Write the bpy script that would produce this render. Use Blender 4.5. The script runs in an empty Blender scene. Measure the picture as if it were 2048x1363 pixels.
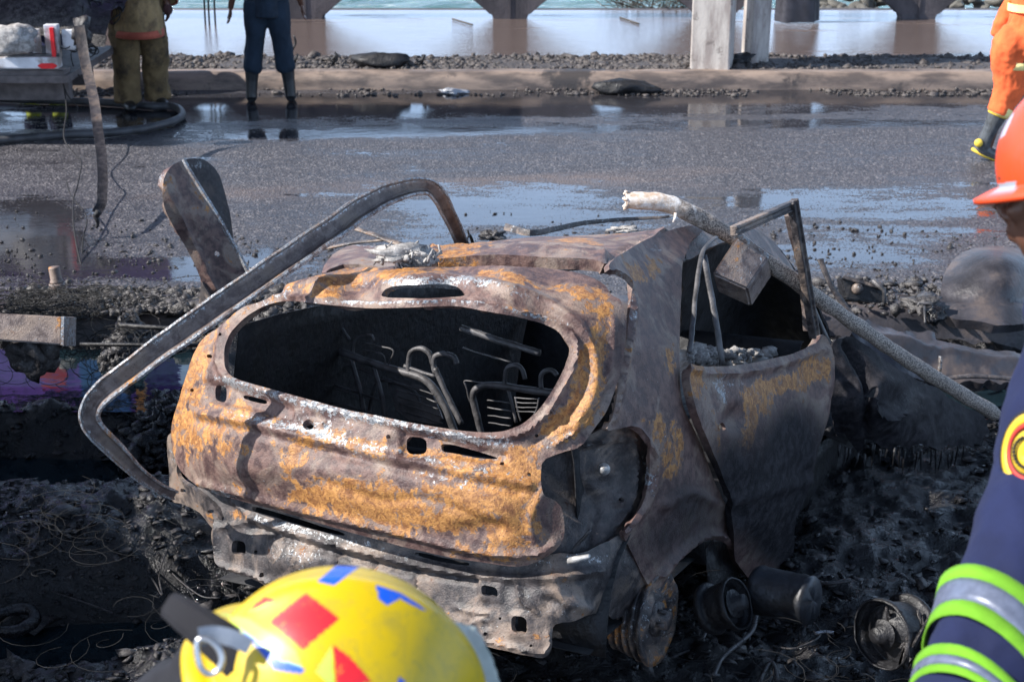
import bpy, bmesh, math, random
import numpy as np
from mathutils import Vector, Matrix
from mathutils.geometry import delaunay_2d_cdt
random.seed(7); np.random.seed(7)
SC = bpy.context.scene; COL = SC.collection
PI = math.pi; R = math.radians

# ------------------------------------------------------------------ camera, world, sun, exposure
PITCH = R(20); CAMH = 3.0; FPX = 3000.0
cam = bpy.data.objects.new('camera', bpy.data.cameras.new('camera')); COL.objects.link(cam)
cam.location = (0, 0, CAMH); cam.rotation_euler = (PI/2 - PITCH, 0, 0)
cam.data.sensor_width = 36; cam.data.lens = FPX/2048*36
cam.data.clip_start = .05; cam.data.clip_end = 4000
cam.data.dof.use_dof = True; cam.data.dof.focus_distance = 5.2; cam.data.dof.aperture_fstop = 6.3
SC.camera = cam
SUN_DIR = Vector((-.76, -.14, .66)).normalized()          # towards the sun
W = bpy.data.worlds.new('World'); SC.world = W; W.use_nodes = True
nt = W.node_tree; nt.nodes.clear()
sky = nt.nodes.new('ShaderNodeTexSky'); sky.sky_type = 'NISHITA'; sky.sun_disc = False
sky.sun_elevation = math.asin(SUN_DIR.z); sky.sun_rotation = math.atan2(SUN_DIR.x, SUN_DIR.y)
sky.air_density = 1.0; sky.dust_density = 1.0; sky.ozone_density = 1.6
bg = nt.nodes.new('ShaderNodeBackground'); bg.inputs[1].default_value = .055
wo = nt.nodes.new('ShaderNodeOutputWorld')
# pale sea haze low over the horizon, all the way round
_g = nt.nodes.new('ShaderNodeNewGeometry'); _x = nt.nodes.new('ShaderNodeSeparateXYZ'); nt.links.new(_g.outputs['Incoming'], _x.inputs[0])
_m = nt.nodes.new('ShaderNodeMapRange'); _m.interpolation_type = 'SMOOTHSTEP'; nt.links.new(_x.outputs[2], _m.inputs[0])
_m.inputs[1].default_value = -.66; _m.inputs[2].default_value = -.15; _m.inputs[3].default_value = 0; _m.inputs[4].default_value = 1
_a = nt.nodes.new('ShaderNodeMix'); _a.data_type = 'RGBA'; _a.blend_type = 'ADD'; nt.links.new(_m.outputs[0], _a.inputs[0])
nt.links.new(sky.outputs[0], _a.inputs[6]); _a.inputs[7].default_value = (9.2, 12.8, 19.0, 1)
nt.links.new(_a.outputs[2], bg.inputs[0]); nt.links.new(bg.outputs[0], wo.inputs[0])
sl = bpy.data.lights.new('sun', 'SUN'); sl.energy = 5.0; sl.angle = R(.5); sl.color = (1, .955, .90)
so = bpy.data.objects.new('sun', sl); COL.objects.link(so)
so.rotation_euler = (-SUN_DIR).to_track_quat('-Z', 'Y').to_euler()
SC.view_settings.view_transform = 'Standard'; SC.view_settings.look = 'None'
SC.view_settings.gamma = 1; SC.view_settings.use_curve_mapping = False
SC.view_settings.exposure = .80

# ------------------------------------------------------------------ measuring helpers
FW = np.array([0, math.cos(PITCH), -math.sin(PITCH)]); UP = np.array([0, math.sin(PITCH), math.cos(PITCH)])
RT = np.array([1., 0, 0]); CC = np.array([0, 0, CAMH])
def ray(u, v): return FW + RT*((u-1024)/FPX) - UP*((v-681.5)/FPX)
def P(u, v, y=None, z=None, d=None):
    r = ray(u, v)
    t = (y/r[1]) if y is not None else ((z-CAMH)/r[2] if z is not None else d)
    return CC + r*t
yaw, rol, pit = R(27), R(3.5), R(7.0)
CO = np.array([-.49, 4.17, .17])
Ym = np.array([[math.cos(yaw), math.sin(yaw), 0], [-math.sin(yaw), math.cos(yaw), 0], [0, 0, 1]])
Rm_ = np.array([[math.cos(rol), 0, -math.sin(rol)], [0, 1, 0], [math.sin(rol), 0, math.cos(rol)]])
Pm = np.array([[1, 0, 0], [0, math.cos(pit), math.sin(pit)], [0, -math.sin(pit), math.cos(pit)]])
CM = Ym @ Pm @ Rm_
def cdepth(u, v, ax, val):
    d = CM.T @ ray(u, v); c = CM.T @ (CC-CO); i = 'XYZ'.index(ax)
    return (val-c[i])/d[i]
def CP(u, v, ax, val): return P(u, v, d=cdepth(u, v, ax, val))
def CW(x, y, z): return CO + CM @ np.array([x, y, z], float)

# ------------------------------------------------------------------ numpy noise
_rs = np.random.RandomState(3); _perm = _rs.permutation(256); _perm = np.concatenate([_perm]*3); _val = _rs.rand(256)*2-1
def vnoise(p):
    p = np.asarray(p, float); i = np.floor(p).astype(int); f = p-i; f = f*f*(3-2*f); i &= 255
    x, y, z = i[..., 0], i[..., 1], i[..., 2]; out = 0
    for dx in (0, 1):
        for dy in (0, 1):
            for dz in (0, 1):
                h = _val[_perm[_perm[_perm[x+dx]+y+dy]+z+dz] & 255]
                w = (f[..., 0] if dx else 1-f[..., 0])*(f[..., 1] if dy else 1-f[..., 1])*(f[..., 2] if dz else 1-f[..., 2])
                out = out + h*w
    return out
def fbm(p, sc=1, oct=4, ridge=False):
    p = np.asarray(p, float)*sc; s = 0; a = 1; t = 0
    for k in range(oct):
        n = vnoise(p+17.3*k)
        if ridge: n = 1-2*np.abs(n)
        s = s+a*n; t += a; a *= .5; p = p*2.03
    return s/t
def n2(x, y, sc=1, oct=4, ridge=False): return fbm(np.stack([x, y, np.zeros_like(x)+.37], -1), sc, oct, ridge)

# ------------------------------------------------------------------ materials
MATS = {}
class NT:
    def __init__(s, name):
        s.m = bpy.data.materials.new(name); s.m.use_nodes = True; s.t = s.m.node_tree
        s.b = s.t.nodes['Principled BSDF']; s.o = s.t.nodes['Material Output']
        s.tc = s.n('ShaderNodeTexCoord'); MATS[name] = s.m
    def n(s, k, **kw):
        q = s.t.nodes.new(k)
        for a, b in kw.items(): setattr(q, a, b)
        return q
    def l(s, a, b): s.t.links.new(a, b)
    def set(s, inp, v):
        if hasattr(v, 'is_output') or isinstance(v, bpy.types.NodeSocket): s.l(v, inp)
        else: inp.default_value = v
    def co(s, scale=(1, 1, 1)):
        if scale == (1, 1, 1): return s.tc.outputs['Object']
        m = s.n('ShaderNodeMapping'); m.inputs['Scale'].default_value = scale; s.l(s.tc.outputs['Object'], m.inputs[0]); return m.outputs[0]
    def noise(s, sc, det=4, rough=.55, co=None, dist=0):
        q = s.n('ShaderNodeTexNoise'); q.inputs['Scale'].default_value = sc; q.inputs['Detail'].default_value = det
        q.inputs['Roughness'].default_value = rough; q.inputs['Distortion'].default_value = dist
        s.l(co or s.co(), q.inputs['Vector']); return q.outputs[0]
    def voro(s, sc, feat='F1', out=0, co=None):
        q = s.n('ShaderNodeTexVoronoi', feature=feat); q.inputs['Scale'].default_value = sc; s.l(co or s.co(), q.inputs['Vector']); return q.outputs[out]
    def math(s, op, a, b=0., c=None):
        q = s.n('ShaderNodeMath', operation=op); s.set(q.inputs[0], a); s.set(q.inputs[1], b)
        if c is not None: s.set(q.inputs[2], c)
        return q.outputs[0]
    def ramp(s, v, a, b, lo=0., hi=1.):
        q = s.n('ShaderNodeMapRange', interpolation_type='SMOOTHSTEP'); s.set(q.inputs[0], v)
        for k, x in enumerate((a, b, lo, hi)): s.set(q.inputs[1+k], x)
        return q.outputs[0]
    def mix(s, f, a, b):
        q = s.n('ShaderNodeMix', data_type='RGBA'); s.set(q.inputs[0], f)
        for i, x in ((6, a), (7, b)):
            if isinstance(x, tuple): x = (*x, 1) if len(x) == 3 else x
            s.set(q.inputs[i], x)
        return q.outputs[2]
    def bump(s, h, st, dist, prev=None):
        q = s.n('ShaderNodeBump'); q.inputs['Distance'].default_value = dist; s.set(q.inputs['Strength'], st); s.l(h, q.inputs['Height'])
        if prev is not None: s.l(prev, q.inputs['Normal'])
        return q.outputs[0]
    def attr(s, name):
        q = s.n('ShaderNodeAttribute'); q.attribute_name = name
        sp = s.n('ShaderNodeSeparateColor'); s.l(q.outputs['Color'], sp.inputs[0]); return sp.outputs
    def out(s, col=None, rough=None, metal=None, nrm=None, spec=None):
        B = s.b.inputs
        if col is not None: s.set(B['Base Color'], (*col, 1) if isinstance(col, tuple) else col)
        if rough is not None: s.set(B['Roughness'], rough)
        if metal is not None: s.set(B['Metallic'], metal)
        if nrm is not None: s.l(nrm, B['Normal'])
        if spec is not None: s.set(B['Specular IOR Level'], spec)
        return s.m

def simple(name, col, rough=.6, metal=0, var=.3, sc=12, bump=.3, bd=.004, bsc=60, dirt=None):
    s = NT(name); n = s.noise(sc, 5)
    c2 = tuple(x*(1-var) for x in col); c3 = tuple(min(1, x*(1+var)) for x in col)
    c = s.mix(s.ramp(n, .3, .7), c2, c3)
    if dirt: c = s.mix(s.ramp(s.noise(sc*.6, 6, .65), .48, .62), c, dirt)
    return s.out(c, s.ramp(s.noise(sc*2, 3), .3, .7, rough*.85, min(1, rough*1.15)), metal, s.bump(s.noise(bsc, 4), bump, bd))

def rust(name, base_a=(.066, .036, .034), base_b=(.165, .098, .082), wet=.55):
    s = NT(name); at = s.attr('paint'); nA = s.noise(7, 6, .62, dist=.6); nB = s.noise(26, 6, .65, dist=.3); nC = s.noise(160, 3, .6)
    n = s.math('ADD', s.math('MULTIPLY', nA, .6), s.math('MULTIPLY', nB, .4))
    base = s.mix(s.ramp(nB, .38, .62), base_a, base_b)
    base = s.mix(s.math('MULTIPLY', s.ramp(nA, .47, .62), .65), base, (.34, .26, .205))
    fo = s.math('ADD', at[0], s.math('MULTIPLY', s.math('SUBTRACT', n, .5), 3.8)); fr = fo; fo = s.ramp(fo, .46, .54)
    og = s.noise(38, 6, .75, dist=.8); orange = s.mix(s.ramp(og, .36, .64), (.20, .080, .028), (.52, .25, .075)); orange = s.mix(s.math('MULTIPLY', s.ramp(s.noise(14, 6, .7, dist=1.), .54, .60), .75), orange, (.16, .13, .125))
    edge = s.math('MULTIPLY', s.ramp(fr, .30, .46), s.math('SUBTRACT', 1., fo)); base = s.mix(s.math('MULTIPLY', edge, .6), base, (.20, .13, .10))
    c = s.mix(fo, base, orange)
    fine = s.math('ADD', s.math('MULTIPLY', s.noise(24, 7, .75, dist=1.2), .6), s.math('MULTIPLY', s.noise(90, 4, .7), .4))
    fg = s.math('ADD', s.math('MULTIPLY', at[1], .92), s.math('MULTIPLY', s.math('SUBTRACT', fine, .5), 3.6)); fg = s.ramp(fg, .42, .66)
    c = s.mix(fg, c, s.mix(s.ramp(nC, .4, .6), (.20, .225, .25), (.50, .51, .52)))
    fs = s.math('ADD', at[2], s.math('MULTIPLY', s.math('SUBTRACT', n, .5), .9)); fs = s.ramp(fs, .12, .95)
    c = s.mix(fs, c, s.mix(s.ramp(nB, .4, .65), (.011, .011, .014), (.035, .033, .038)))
    pits = s.ramp(s.voro(95), .10, .26); pm = s.ramp(s.noise(3.5, 3), .38, .56)
    c = s.mix(s.math('MULTIPLY', s.math('SUBTRACT', 1., pits), s.math('MULTIPLY', pm, .75)), c, (.03, .022, .022))
    sp2 = s.ramp(s.voro(210), .0, .22, 1., 0.); c = s.mix(s.math('MULTIPLY', sp2, s.ramp(s.noise(9, 3), .48, .60, 0., .65)), c, (.42, .36, .33))
    r = s.math('ADD', wet, s.math('MULTIPLY', s.math('SUBTRACT', nB, .5), .35)); r = s.math('SUBTRACT', r, s.math('MULTIPLY', fg, .18))
    b = s.bump(nB, .5, .006); b = s.bump(nC, .8, .003, b); b = s.bump(fine, .35, .003, b); b = s.bump(fo, .5, .0012, b)
    r = s.math('ADD', r, s.math('MULTIPLY', fs, .18)); return s.out(c, r, s.math('MULTIPLY', fg, .3), b, s.math('SUBTRACT', .5, s.math('MULTIPLY', fs, .36)))
rust('burnt_paint'); rust('sooty_metal', (.028, .025, .027), (.085, .072, .070), .5)
rust('speckled_metal', (.10, .072, .066), (.24, .19, .17), .5)
simple('soot_black', (.010, .010, .012), .55, 0, .5, 14, .8, .01, 40)
simple('boot_grey', (.07, .075, .08), .22, 0, .4, 14, .3)
simple('charred_tube', (.085, .082, .085), .5, .2, .45, 20, .6, .003, 120)
simple('interior_soot', (.008, .008, .010), .7, 0, .5, 10, .8, .01, 30)
simple('wire_black', (.008, .008, .009), .7, 0, .4)
simple('bright_scar', (.42, .41, .40), .4, .3, .35, 30, .6, .003, 90)

def asphalt():
    s = NT('asphalt'); at = s.attr('paint'); co = s.co()
    v = s.voro(52, co=co); v2 = s.voro(110); cell = s.voro(52, out=1)
    hsv = s.n('ShaderNodeSeparateColor'); s.l(cell, hsv.inputs[0]); rnd = hsv.outputs[0]
    h = s.math('ADD', s.math('MULTIPLY', s.ramp(v, 0., .62, 1., 0.), .75), s.math('MULTIPLY', s.noise(70, 4, .6), .5))
    h = s.math('MULTIPLY', h, s.ramp(rnd, .0, .6, .45, 1.))
    wide = s.noise(1.6, 7, .62, co=s.co((.45, 1.6, 1)), dist=.6); mid = s.noise(11, 5, .65, co=s.co((.6, 1.3, 1)))
    lvl = s.math('ADD', s.math('MULTIPLY', wide, 1.1), s.math('MULTIPLY', mid, .55)); lvl = s.math('SUBTRACT', lvl, .82)
    w = s.math('ADD', at[0], s.math('MULTIPLY', lvl, 1.9))            # water level
    wat = s.math('SUBTRACT', w, s.math('MULTIPLY', h, .55)); water = s.ramp(wat, .16, .22)
    damp = s.ramp(w, -.25, .35)
    c = s.mix(s.ramp(rnd, .1, .9), (.038, .037, .044), (.092, .088, .098))
    c = s.mix(s.math('MULTIPLY', s.ramp(rnd, .90, .95), .45), c, (.27, .25, .25))
    mud = s.math('ADD', at[1], s.math('MULTIPLY', s.math('SUBTRACT', wide, .5), 1.2))
    c = s.mix(s.math('MULTIPLY', s.ramp(mud, .3, .8), .6), c, (.17, .125, .105))
    c = s.mix(s.math('MULTIPLY', damp, .45), c, (.030, .029, .034)); c = s.mix(s.math('MULTIPLY', water, .8), c, (.02, .02, .024))
    r = s.math('SUBTRACT', s.math('SUBTRACT', .56, s.math('MULTIPLY', damp, .24)), s.math('MULTIPLY', water, .36))
    rr = s.math('MAXIMUM', r, .04); rr = s.math('MULTIPLY', rr, s.ramp(water, 0., 1., 1., .15))
    dry = s.math('SUBTRACT', 1., water)
    b = s.bump(h, s.math('MULTIPLY', dry, .9), .012); b = s.bump(mid, s.math('ADD', .08, s.math('MULTIPLY', dry, .5)), .012, b)
    s.out(c, rr, 0., b, .5); s.b.inputs['IOR'].default_value = 1.5
asphalt()

def promenade():
    s = NT('wet_paving'); at = s.attr('paint')
    n = s.noise(1.2, 5, .6, co=s.co((.35, 2.2, 1)), dist=.4); f = s.noise(7, 6, .7, co=s.co((.35, 2.8, 1)), dist=.5)
    water = s.ramp(s.math('ADD', s.math('MULTIPLY', n, .75), s.math('MULTIPLY', f, .4)), .38, .52)
    c = s.mix(s.ramp(f, .3, .7), (.12, .09, .08), (.20, .155, .135)); c = s.mix(s.math('MULTIPLY', water, .6), c, (.085, .065, .06))
    s.out(c, s.ramp(water, 0., 1., .40, .06), 0., s.bump(f, s.ramp(water, 0., 1., .5, .22), .02), .5)
promenade()

def seam():
    s = NT('sea_water'); n = s.noise(1.5, 8, .68, co=s.co((.45, 1.5, 1)), dist=1.); foam = s.ramp(n, .52, .70)
    c = s.mix(foam, (.055, .17, .16), (.50, .58, .60))
    s.out(c, s.ramp(foam, 0., 1., .12, .6), 0., s.bump(n, .9, .5), .5)
seam()
def ditchm():
    s = NT('ditch_water'); n = s.noise(5, 3, .5, co=s.co((.7, 1.5, 1)))
    s.out(s.mix(s.ramp(n, .3, .7), (.006, .013, .018), (.010, .021, .028)), .03, 0., s.bump(n, .10, .02), .5); s.b.inputs['IOR'].default_value = 1.55
ditchm()
def soilm():
    s = NT('burnt_soil'); n = s.noise(9, 7, .68, dist=.4); f = s.noise(70, 4, .65); w = s.noise(2.4, 5, .6)
    c = s.mix(s.ramp(n, .38, .66), (.003, .003, .004), (.014, .013, .015))
    at = s.attr('paint'); g = s.math('ADD', at[0], s.math('MULTIPLY', s.math('SUBTRACT', f, .5), 2.2)); g = s.ramp(g, .5, .62)
    c = s.mix(g, c, s.mix(s.ramp(f, .4, .7), (.10, .095, .10), (.26, .25, .25)))
    s.out(c, s.ramp(s.noise(4.5, 5, .65), .42, .58, .07, .42), 0., s.bump(f, .8, .012, s.bump(n, .9, .03)), .55)
soilm()
def clodm(name, a, b, hi, rough):
    s = NT(name); n = s.noise(22, 5, .65); f = s.noise(120, 3, .6)
    c = s.mix(s.ramp(n, .38, .64), a, b); c = s.mix(s.math('MULTIPLY', s.ramp(f, .54, .66), .5), c, hi)
    s.out(c, s.ramp(n, .3, .7, rough, rough+.25), 0., s.bump(f, .7, .004, s.bump(n, .7, .012)), .35)
clodm('black_clods', (.004, .004, .005), (.016, .015, .017), (.06, .06, .065), .10)
clodm('grey_clods', (.02, .019, .021), (.085, .08, .08), (.26, .245, .24), .3)
clodm('ash', (.20, .19, .185), (.42, .40, .38), (.62, .60, .57), .6)
clodm('verge_gravel', (.03, .027, .027), (.11, .095, .09), (.28, .25, .23), .4)
clodm('sea_boulder', (.07, .07, .065), (.20, .19, .17), (.36, .34, .30), .5)
clodm('cinder', (.018, .017, .018), (.06, .055, .055), (.16, .15, .15), .3)
def kerbm():
    s = NT('kerb_concrete'); n = s.noise(3, 7, .62, co=s.co((.6, 2, 2))); f = s.noise(60, 4)
    c = s.mix(s.ramp(n, .36, .62), (.085, .068, .062), (.27, .205, .165)); c = s.mix(s.ramp(s.noise(1.1, 6, .7), .53, .60), c, (.05, .042, .04))
    s.out(c, .55, 0., s.bump(f, .5, .006), .5)
kerbm()
def concm():
    s = NT('post_concrete'); n = s.noise(3, 7, .65, co=s.co((3, 3, .7))); f = s.noise(40, 4)
    c = s.mix(s.ramp(n, .35, .65), (.30, .26, .24), (.52, .48, .44)); c = s.mix(s.math('MULTIPLY', s.ramp(s.noise(7, 5, .7), .56, .66), .6), c, (.12, .10, .09))
    s.out(c, .8, 0., s.bump(f, .5, .006), .3)
concm()
def pierm():
    s = NT('dark_concrete'); n = s.noise(2.5, 7, .65, co=s.co((1, 1, .5)))
    s.out(s.mix(s.ramp(n, .35, .65), (.055, .05, .055), (.12, .105, .11)), .7, 0., s.bump(s.noise(30, 4), .5, .01), .3)
pierm()
def burntpole():
    s = NT('burnt_pole'); at = s.attr('paint'); n = s.noise(28, 6, .65); f = s.noise(190, 3, .6)
    d = s.mix(s.ramp(f, .42, .58), (.09, .075, .068), (.44, .375, .32))
    w = s.mix(s.ramp(n, .38, .66), (.46, .34, .25), (.78, .74, .70))
    fac = s.ramp(s.math('ADD', at[0], s.math('MULTIPLY', s.math('SUBTRACT', n, .5), 1.3)), .3, .75)
    c = s.mix(fac, d, w); pits = s.ramp(s.voro(70), .08, .22, 1., 0.); c = s.mix(s.math('MULTIPLY', pits, .5), c, (.14, .10, .07))
    s.out(c, .6, 0., s.bump(f, .6, .003, s.bump(n, .6, .006)), .4)
burntpole()
def cloth(name, col, sc=900, rough=.85, dirt=None, ds=5, sheen=.2):
    s = NT(name); n = s.noise(7, 6, .6); f = s.noise(sc, 2)
    c = s.mix(s.ramp(n, .3, .7), tuple(x*.75 for x in col), tuple(min(1, x*1.2) for x in col))
    if dirt: c = s.mix(s.ramp(s.noise(ds, 6, .65), .46, .66), c, dirt)
    s.out(c, rough, 0., s.bump(f, .25, .001, s.bump(n, .5, .012)), .3); s.b.inputs['Sheen Weight'].default_value = sheen*.2
cloth('navy_cloth', (.007, .012, .050)); cloth('black_cloth', (.010, .010, .014)); cloth('teal_dark_cloth', (.014, .026, .044), 600)
cloth('firefighter_tan', (.30, .205, .10), 600, .85, (.12, .08, .05)); cloth('firefighter_olive', (.17, .115, .055), 600, .85, (.05, .035, .022))
cloth('dull_red_trim', (.45, .11, .07), 600); cloth('orange_cloth', (.85, .15, .045), 700)
cloth('glove', (.06, .028, .028)); cloth('lime_band', (.13, .33, .016), 1200); cloth('pale_yellow_band', (.95, .72, .30))
simple('silver_band', (.11, .13, .19), .35, .1, .15, 60, .2, .001, 700)
def skinm():
    s = NT('skin'); n = s.noise(20, 4); s.out(s.mix(n, (.085, .036, .022), (.15, .07, .045)), .45, 0., s.bump(s.noise(200, 3), .3, .001), .5)
    s.b.inputs['Subsurface Weight'].default_value = .05
skinm()
simple('hair_black', (.010, .009, .008), .7); simple('rubber_black', (.018, .019, .021), .35, 0, .3, 10, .2)
simple('rubber_yellow', (.75, .52, .06), .5, 0, .2); simple('eye_white', (.7, .68, .62), .2)
simple('hose_rubber', (.055, .055, .06), .5, 0, .4, 9, .4)
simple('boot_lime', (.50, .58, .04), .5, 0, .3, 9)
simple('truck_white', (.62, .63, .66), .4, 0, .2, 5, .2, .002, 40, (.28, .24, .22)); simple('truck_red', (.72, .015, .02), .35, 0, .15)
simple('truck_underside', (.10, .085, .085), .6, 0, .4); simple('truck_purple', (.26, .09, .50), .5); simple('truck_blue', (.05, .16, .42), .5)
simple('truck_orange', (.55, .22, .03), .5); simple('glove_lamp', (.6, .06, .04), .3)
simple('steel_ring', (.55, .55, .56), .3, .8, .1, 20, .2); simple('grey_tape', (.16, .19, .24), .5, 0, .2)
simple('pale_plastic', (.38, .42, .38), .35, 0, .2, 10, .1)
simple('brushwood', (.06, .05, .04), .8); simple('dark_tarp', (.035, .035, .045), .5)
simple('foil_grey', (.34, .35, .38), .3, .3, .4)
simple('sheet_grey', (.050, .047, .054), .42, .1, .45, 5, .6, .006, 45, (.11, .09, .085))

def helmetm(name, base, decals, dirt, rough=.38):
    """plastic shell with flat print: decals = list of (colour, centre dir, ...) drawn in the 'paint' attribute"""
    s = NT(name); at = s.n('ShaderNodeAttribute'); at.attribute_name = 'decal'
    n = s.noise(22, 6, .75, dist=.6); m = s.math('MULTIPLY', s.ramp(n, .46, .66), .55)
    base_c = s.mix(m, base, dirt); c = s.mix(at.outputs['Alpha'], base_c, at.outputs['Color'])
    c = s.mix(s.math('MULTIPLY', s.ramp(s.noise(60, 5, .8, dist=.8), .56, .66), .6), c, dirt)
    s.out(c, rough, 0., s.bump(s.noise(35, 4), .15, .002), .5)
simple('fuel_drum', (.03, .034, .042), .42, .2, .4, 9, .5, .004, 60, (.012, .012, .014))
helmetm('yellow_shell', (.64, .44, .004), None, (.36, .29, .04)); helmetm('orange_shell', (.70, .065, .014), None, (.50, .07, .03))

# ------------------------------------------------------------------ objects
def props(o, label=None, cat=None, group=None, kind=None):
    if label: o['label'] = label
    if cat: o['category'] = cat
    if group: o['group'] = group
    if kind: o['kind'] = kind
    return o
def thing(name, loc, label, cat, group=None):
    o = bpy.data.objects.new(name, None); COL.objects.link(o); o.location = tuple(loc); o.empty_display_size = .1
    return props(o, label, cat, group)
def origin_of(parent):
    l = Vector((0, 0, 0)); q = parent
    while q is not None: l = l+q.location; q = q.parent
    return np.array(l)
def mesh(name, V, Fs, mat, parent=None, smooth=True, attrs=None, at=None):
    V = np.asarray(V, float); org = origin_of(parent) if parent else np.zeros(3)
    loc = np.array(at) if at is not None else (np.zeros(3) if parent else V.mean(0))
    me = bpy.data.meshes.new(name)
    if isinstance(Fs, np.ndarray):
        k = Fs.shape[1]; nf = len(Fs); V2 = V-org-loc
        me.vertices.add(len(V)); me.vertices.foreach_set('co', V2.astype('f').ravel())
        me.loops.add(nf*k); me.loops.foreach_set('vertex_index', Fs.astype('i').ravel())
        me.polygons.add(nf); me.polygons.foreach_set('loop_start', np.arange(0, nf*k, k, dtype='i'))
        me.update(calc_edges=True)
    else:
        me.from_pydata([tuple(p) for p in V-org-loc], [], [tuple(map(int, q)) for q in Fs])
    if smooth: me.polygons.foreach_set('use_smooth', [True]*len(me.polygons))
    if attrs:
        for an, A in attrs.items():
            a = me.attributes.new(an, 'FLOAT_COLOR', 'POINT'); A = np.asarray(A, 'f')
            if A.shape[1] == 3: A = np.concatenate([A, np.ones((len(A), 1), 'f')], 1)
            a.data.foreach_set('color', A.ravel())
    me.validate(); me.update()
    me.materials.append(MATS[mat]); o = bpy.data.objects.new(name, me); COL.objects.link(o); o.location = tuple(loc)
    if parent: o.parent = parent
    return o
def mod(o, t, **k):
    m = o.modifiers.new(t.lower(), t)
    for a, b in k.items(): setattr(m, a, b)
    return m
class MB:
    """collects shapes into one mesh"""
    def __init__(s): s.V = []; s.F = []; s.k = 0
    def add(s, V, F):
        s.V += [np.asarray(V, float)]; s.F += [tuple(i+s.k for i in q) for q in F]; s.k += len(V); return s
    def box(s, lo, hi, M=None):
        x0, y0, z0 = lo; x1, y1, z1 = hi
        V = np.array([(x0, y0, z0), (x1, y0, z0), (x1, y1, z0), (x0, y1, z0), (x0, y0, z1), (x1, y0, z1), (x1, y1, z1), (x0, y1, z1)], float)
        if M is not None: V = np.array([M(p) for p in V])
        return s.add(V, [(3, 2, 1, 0), (4, 5, 6, 7), (0, 1, 5, 4), (1, 2, 6, 5), (2, 3, 7, 6), (3, 0, 4, 7)])
    def tube(s, pts, r, n=8, cap=True, flat=None):
        pts = np.asarray(pts, float); m = len(pts); r = np.full(m, r) if np.isscalar(r) else np.asarray(r, float)
        T = np.gradient(pts, axis=0); T /= np.linalg.norm(T, axis=1)[:, None]+1e-9
        a = np.array([0, 0, 1.]) if abs(T[0][2]) < .9 else np.array([1., 0, 0])
        N = np.cross(T[0], a); N /= np.linalg.norm(N); V = []
        for i in range(m):
            N = N-T[i]*(N@T[i]); N /= np.linalg.norm(N)+1e-9; B = np.cross(T[i], N)
            for k in range(n):
                w = 2*PI*k/n; V.append(pts[i]+r[i]*(N*math.cos(w)+B*math.sin(w)*(flat or 1)))
        F = [(i*n+k, i*n+(k+1) % n, (i+1)*n+(k+1) % n, (i+1)*n+k) for i in range(m-1) for k in range(n)]
        if cap: F += [tuple(range(n))[::-1], tuple(range((m-1)*n, m*n))]
        return s.add(V, F)
    def ell(s, c, r, n=16, m=10, M=None):
        V = []; F = []
        for i in range(m+1):
            t = PI*i/m
            for k in range(n):
                w = 2*PI*k/n; p = np.array([math.sin(t)*math.cos(w)*r[0], math.sin(t)*math.sin(w)*r[1], math.cos(t)*r[2]])
                if M is not None: p = M @ p
                V.append(p+np.array(c))
        for i in range(m):
            for k in range(n): F.append((i*n+k, (i+1)*n+k, (i+1)*n+(k+1) % n, i*n+(k+1) % n))
        return s.add(V, F)
    def lathe(s, prof, c, ax, n=28):
        ax = np.array(ax, float); ax /= np.linalg.norm(ax); a = np.array([0, 0, 1.]) if abs(ax[2]) < .9 else np.array([1., 0, 0])
        N = np.cross(ax, a); N /= np.linalg.norm(N); B = np.cross(ax, N); V = []
        for r, h in prof:
            for k in range(n):
                w = 2*PI*k/n; V.append(np.array(c)+ax*h+r*(N*math.cos(w)+B*math.sin(w)))
        return s.add(V, [(i*n+k, i*n+(k+1) % n, (i+1)*n+(k+1) % n, (i+1)*n+k) for i in range(len(prof)-1) for k in range(n)])
    def build(s, name, mat, parent=None, smooth=True, warp=0, wsc=20, paint=None, at=None):
        V = np.concatenate(s.V)
        if warp: V = V+warp*np.stack([fbm(V+o, wsc, 3) for o in (0, 31.7, 77.1)], 1)
        A = None
        if paint is not None: A = {'paint': np.tile(np.array(paint, 'f'), (len(V), 1)) if not callable(paint) else paint(V)}
        return mesh(name, V, s.F, mat, parent, smooth, A, at)
def crom(pts, n=8):
    """smooth curve through points"""
    p = np.asarray(pts, float); p = np.vstack([2*p[0]-p[1], p, 2*p[-1]-p[-2]]); out = []
    for i in range(1, len(p)-2):
        for k in range(n):
            t = k/n; a, b, c, d = p[i-1:i+3]
            out.append(.5*((2*b)+(c-a)*t+(2*a-5*b+4*c-d)*t*t+(-a+3*b-3*c+d)*t**3))
    out.append(p[-2]); return np.array(out)

# ------------------------------------------------------------------ sheet metal panels
def chaikin(p, it=1):
    p = np.asarray(p, float)
    for _ in range(it):
        q = np.roll(p, -1, 0); p = np.stack([p*.8+q*.2, p*.2+q*.8], 1).reshape(-1, 2)
    return p
def dens(p, step):
    out = []
    for a, b in zip(p, np.roll(p, -1, 0)):
        n = max(1, int(round(np.linalg.norm(b-a)/step)))
        out += [a+(b-a)*k/n for k in range(n)]
    out = np.array(out); keep = [0]
    for i in range(1, len(out)):
        if np.linalg.norm(out[i]-out[keep[-1]]) > step*.35: keep.append(i)
    return out[keep]
def pip(pts, poly):
    x, y = pts[:, 0], pts[:, 1]; c = np.zeros(len(pts), bool); n = len(poly)
    for i in range(n):
        (x0, y0), (x1, y1) = poly[i], poly[i-1]
        m = ((y0 > y) != (y1 > y)); 
        with np.errstate(divide='ignore', invalid='ignore'): c ^= m & (x < (x1-x0)*(y-y0)/(y1-y0+1e-12)+x0)
    return c
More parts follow.
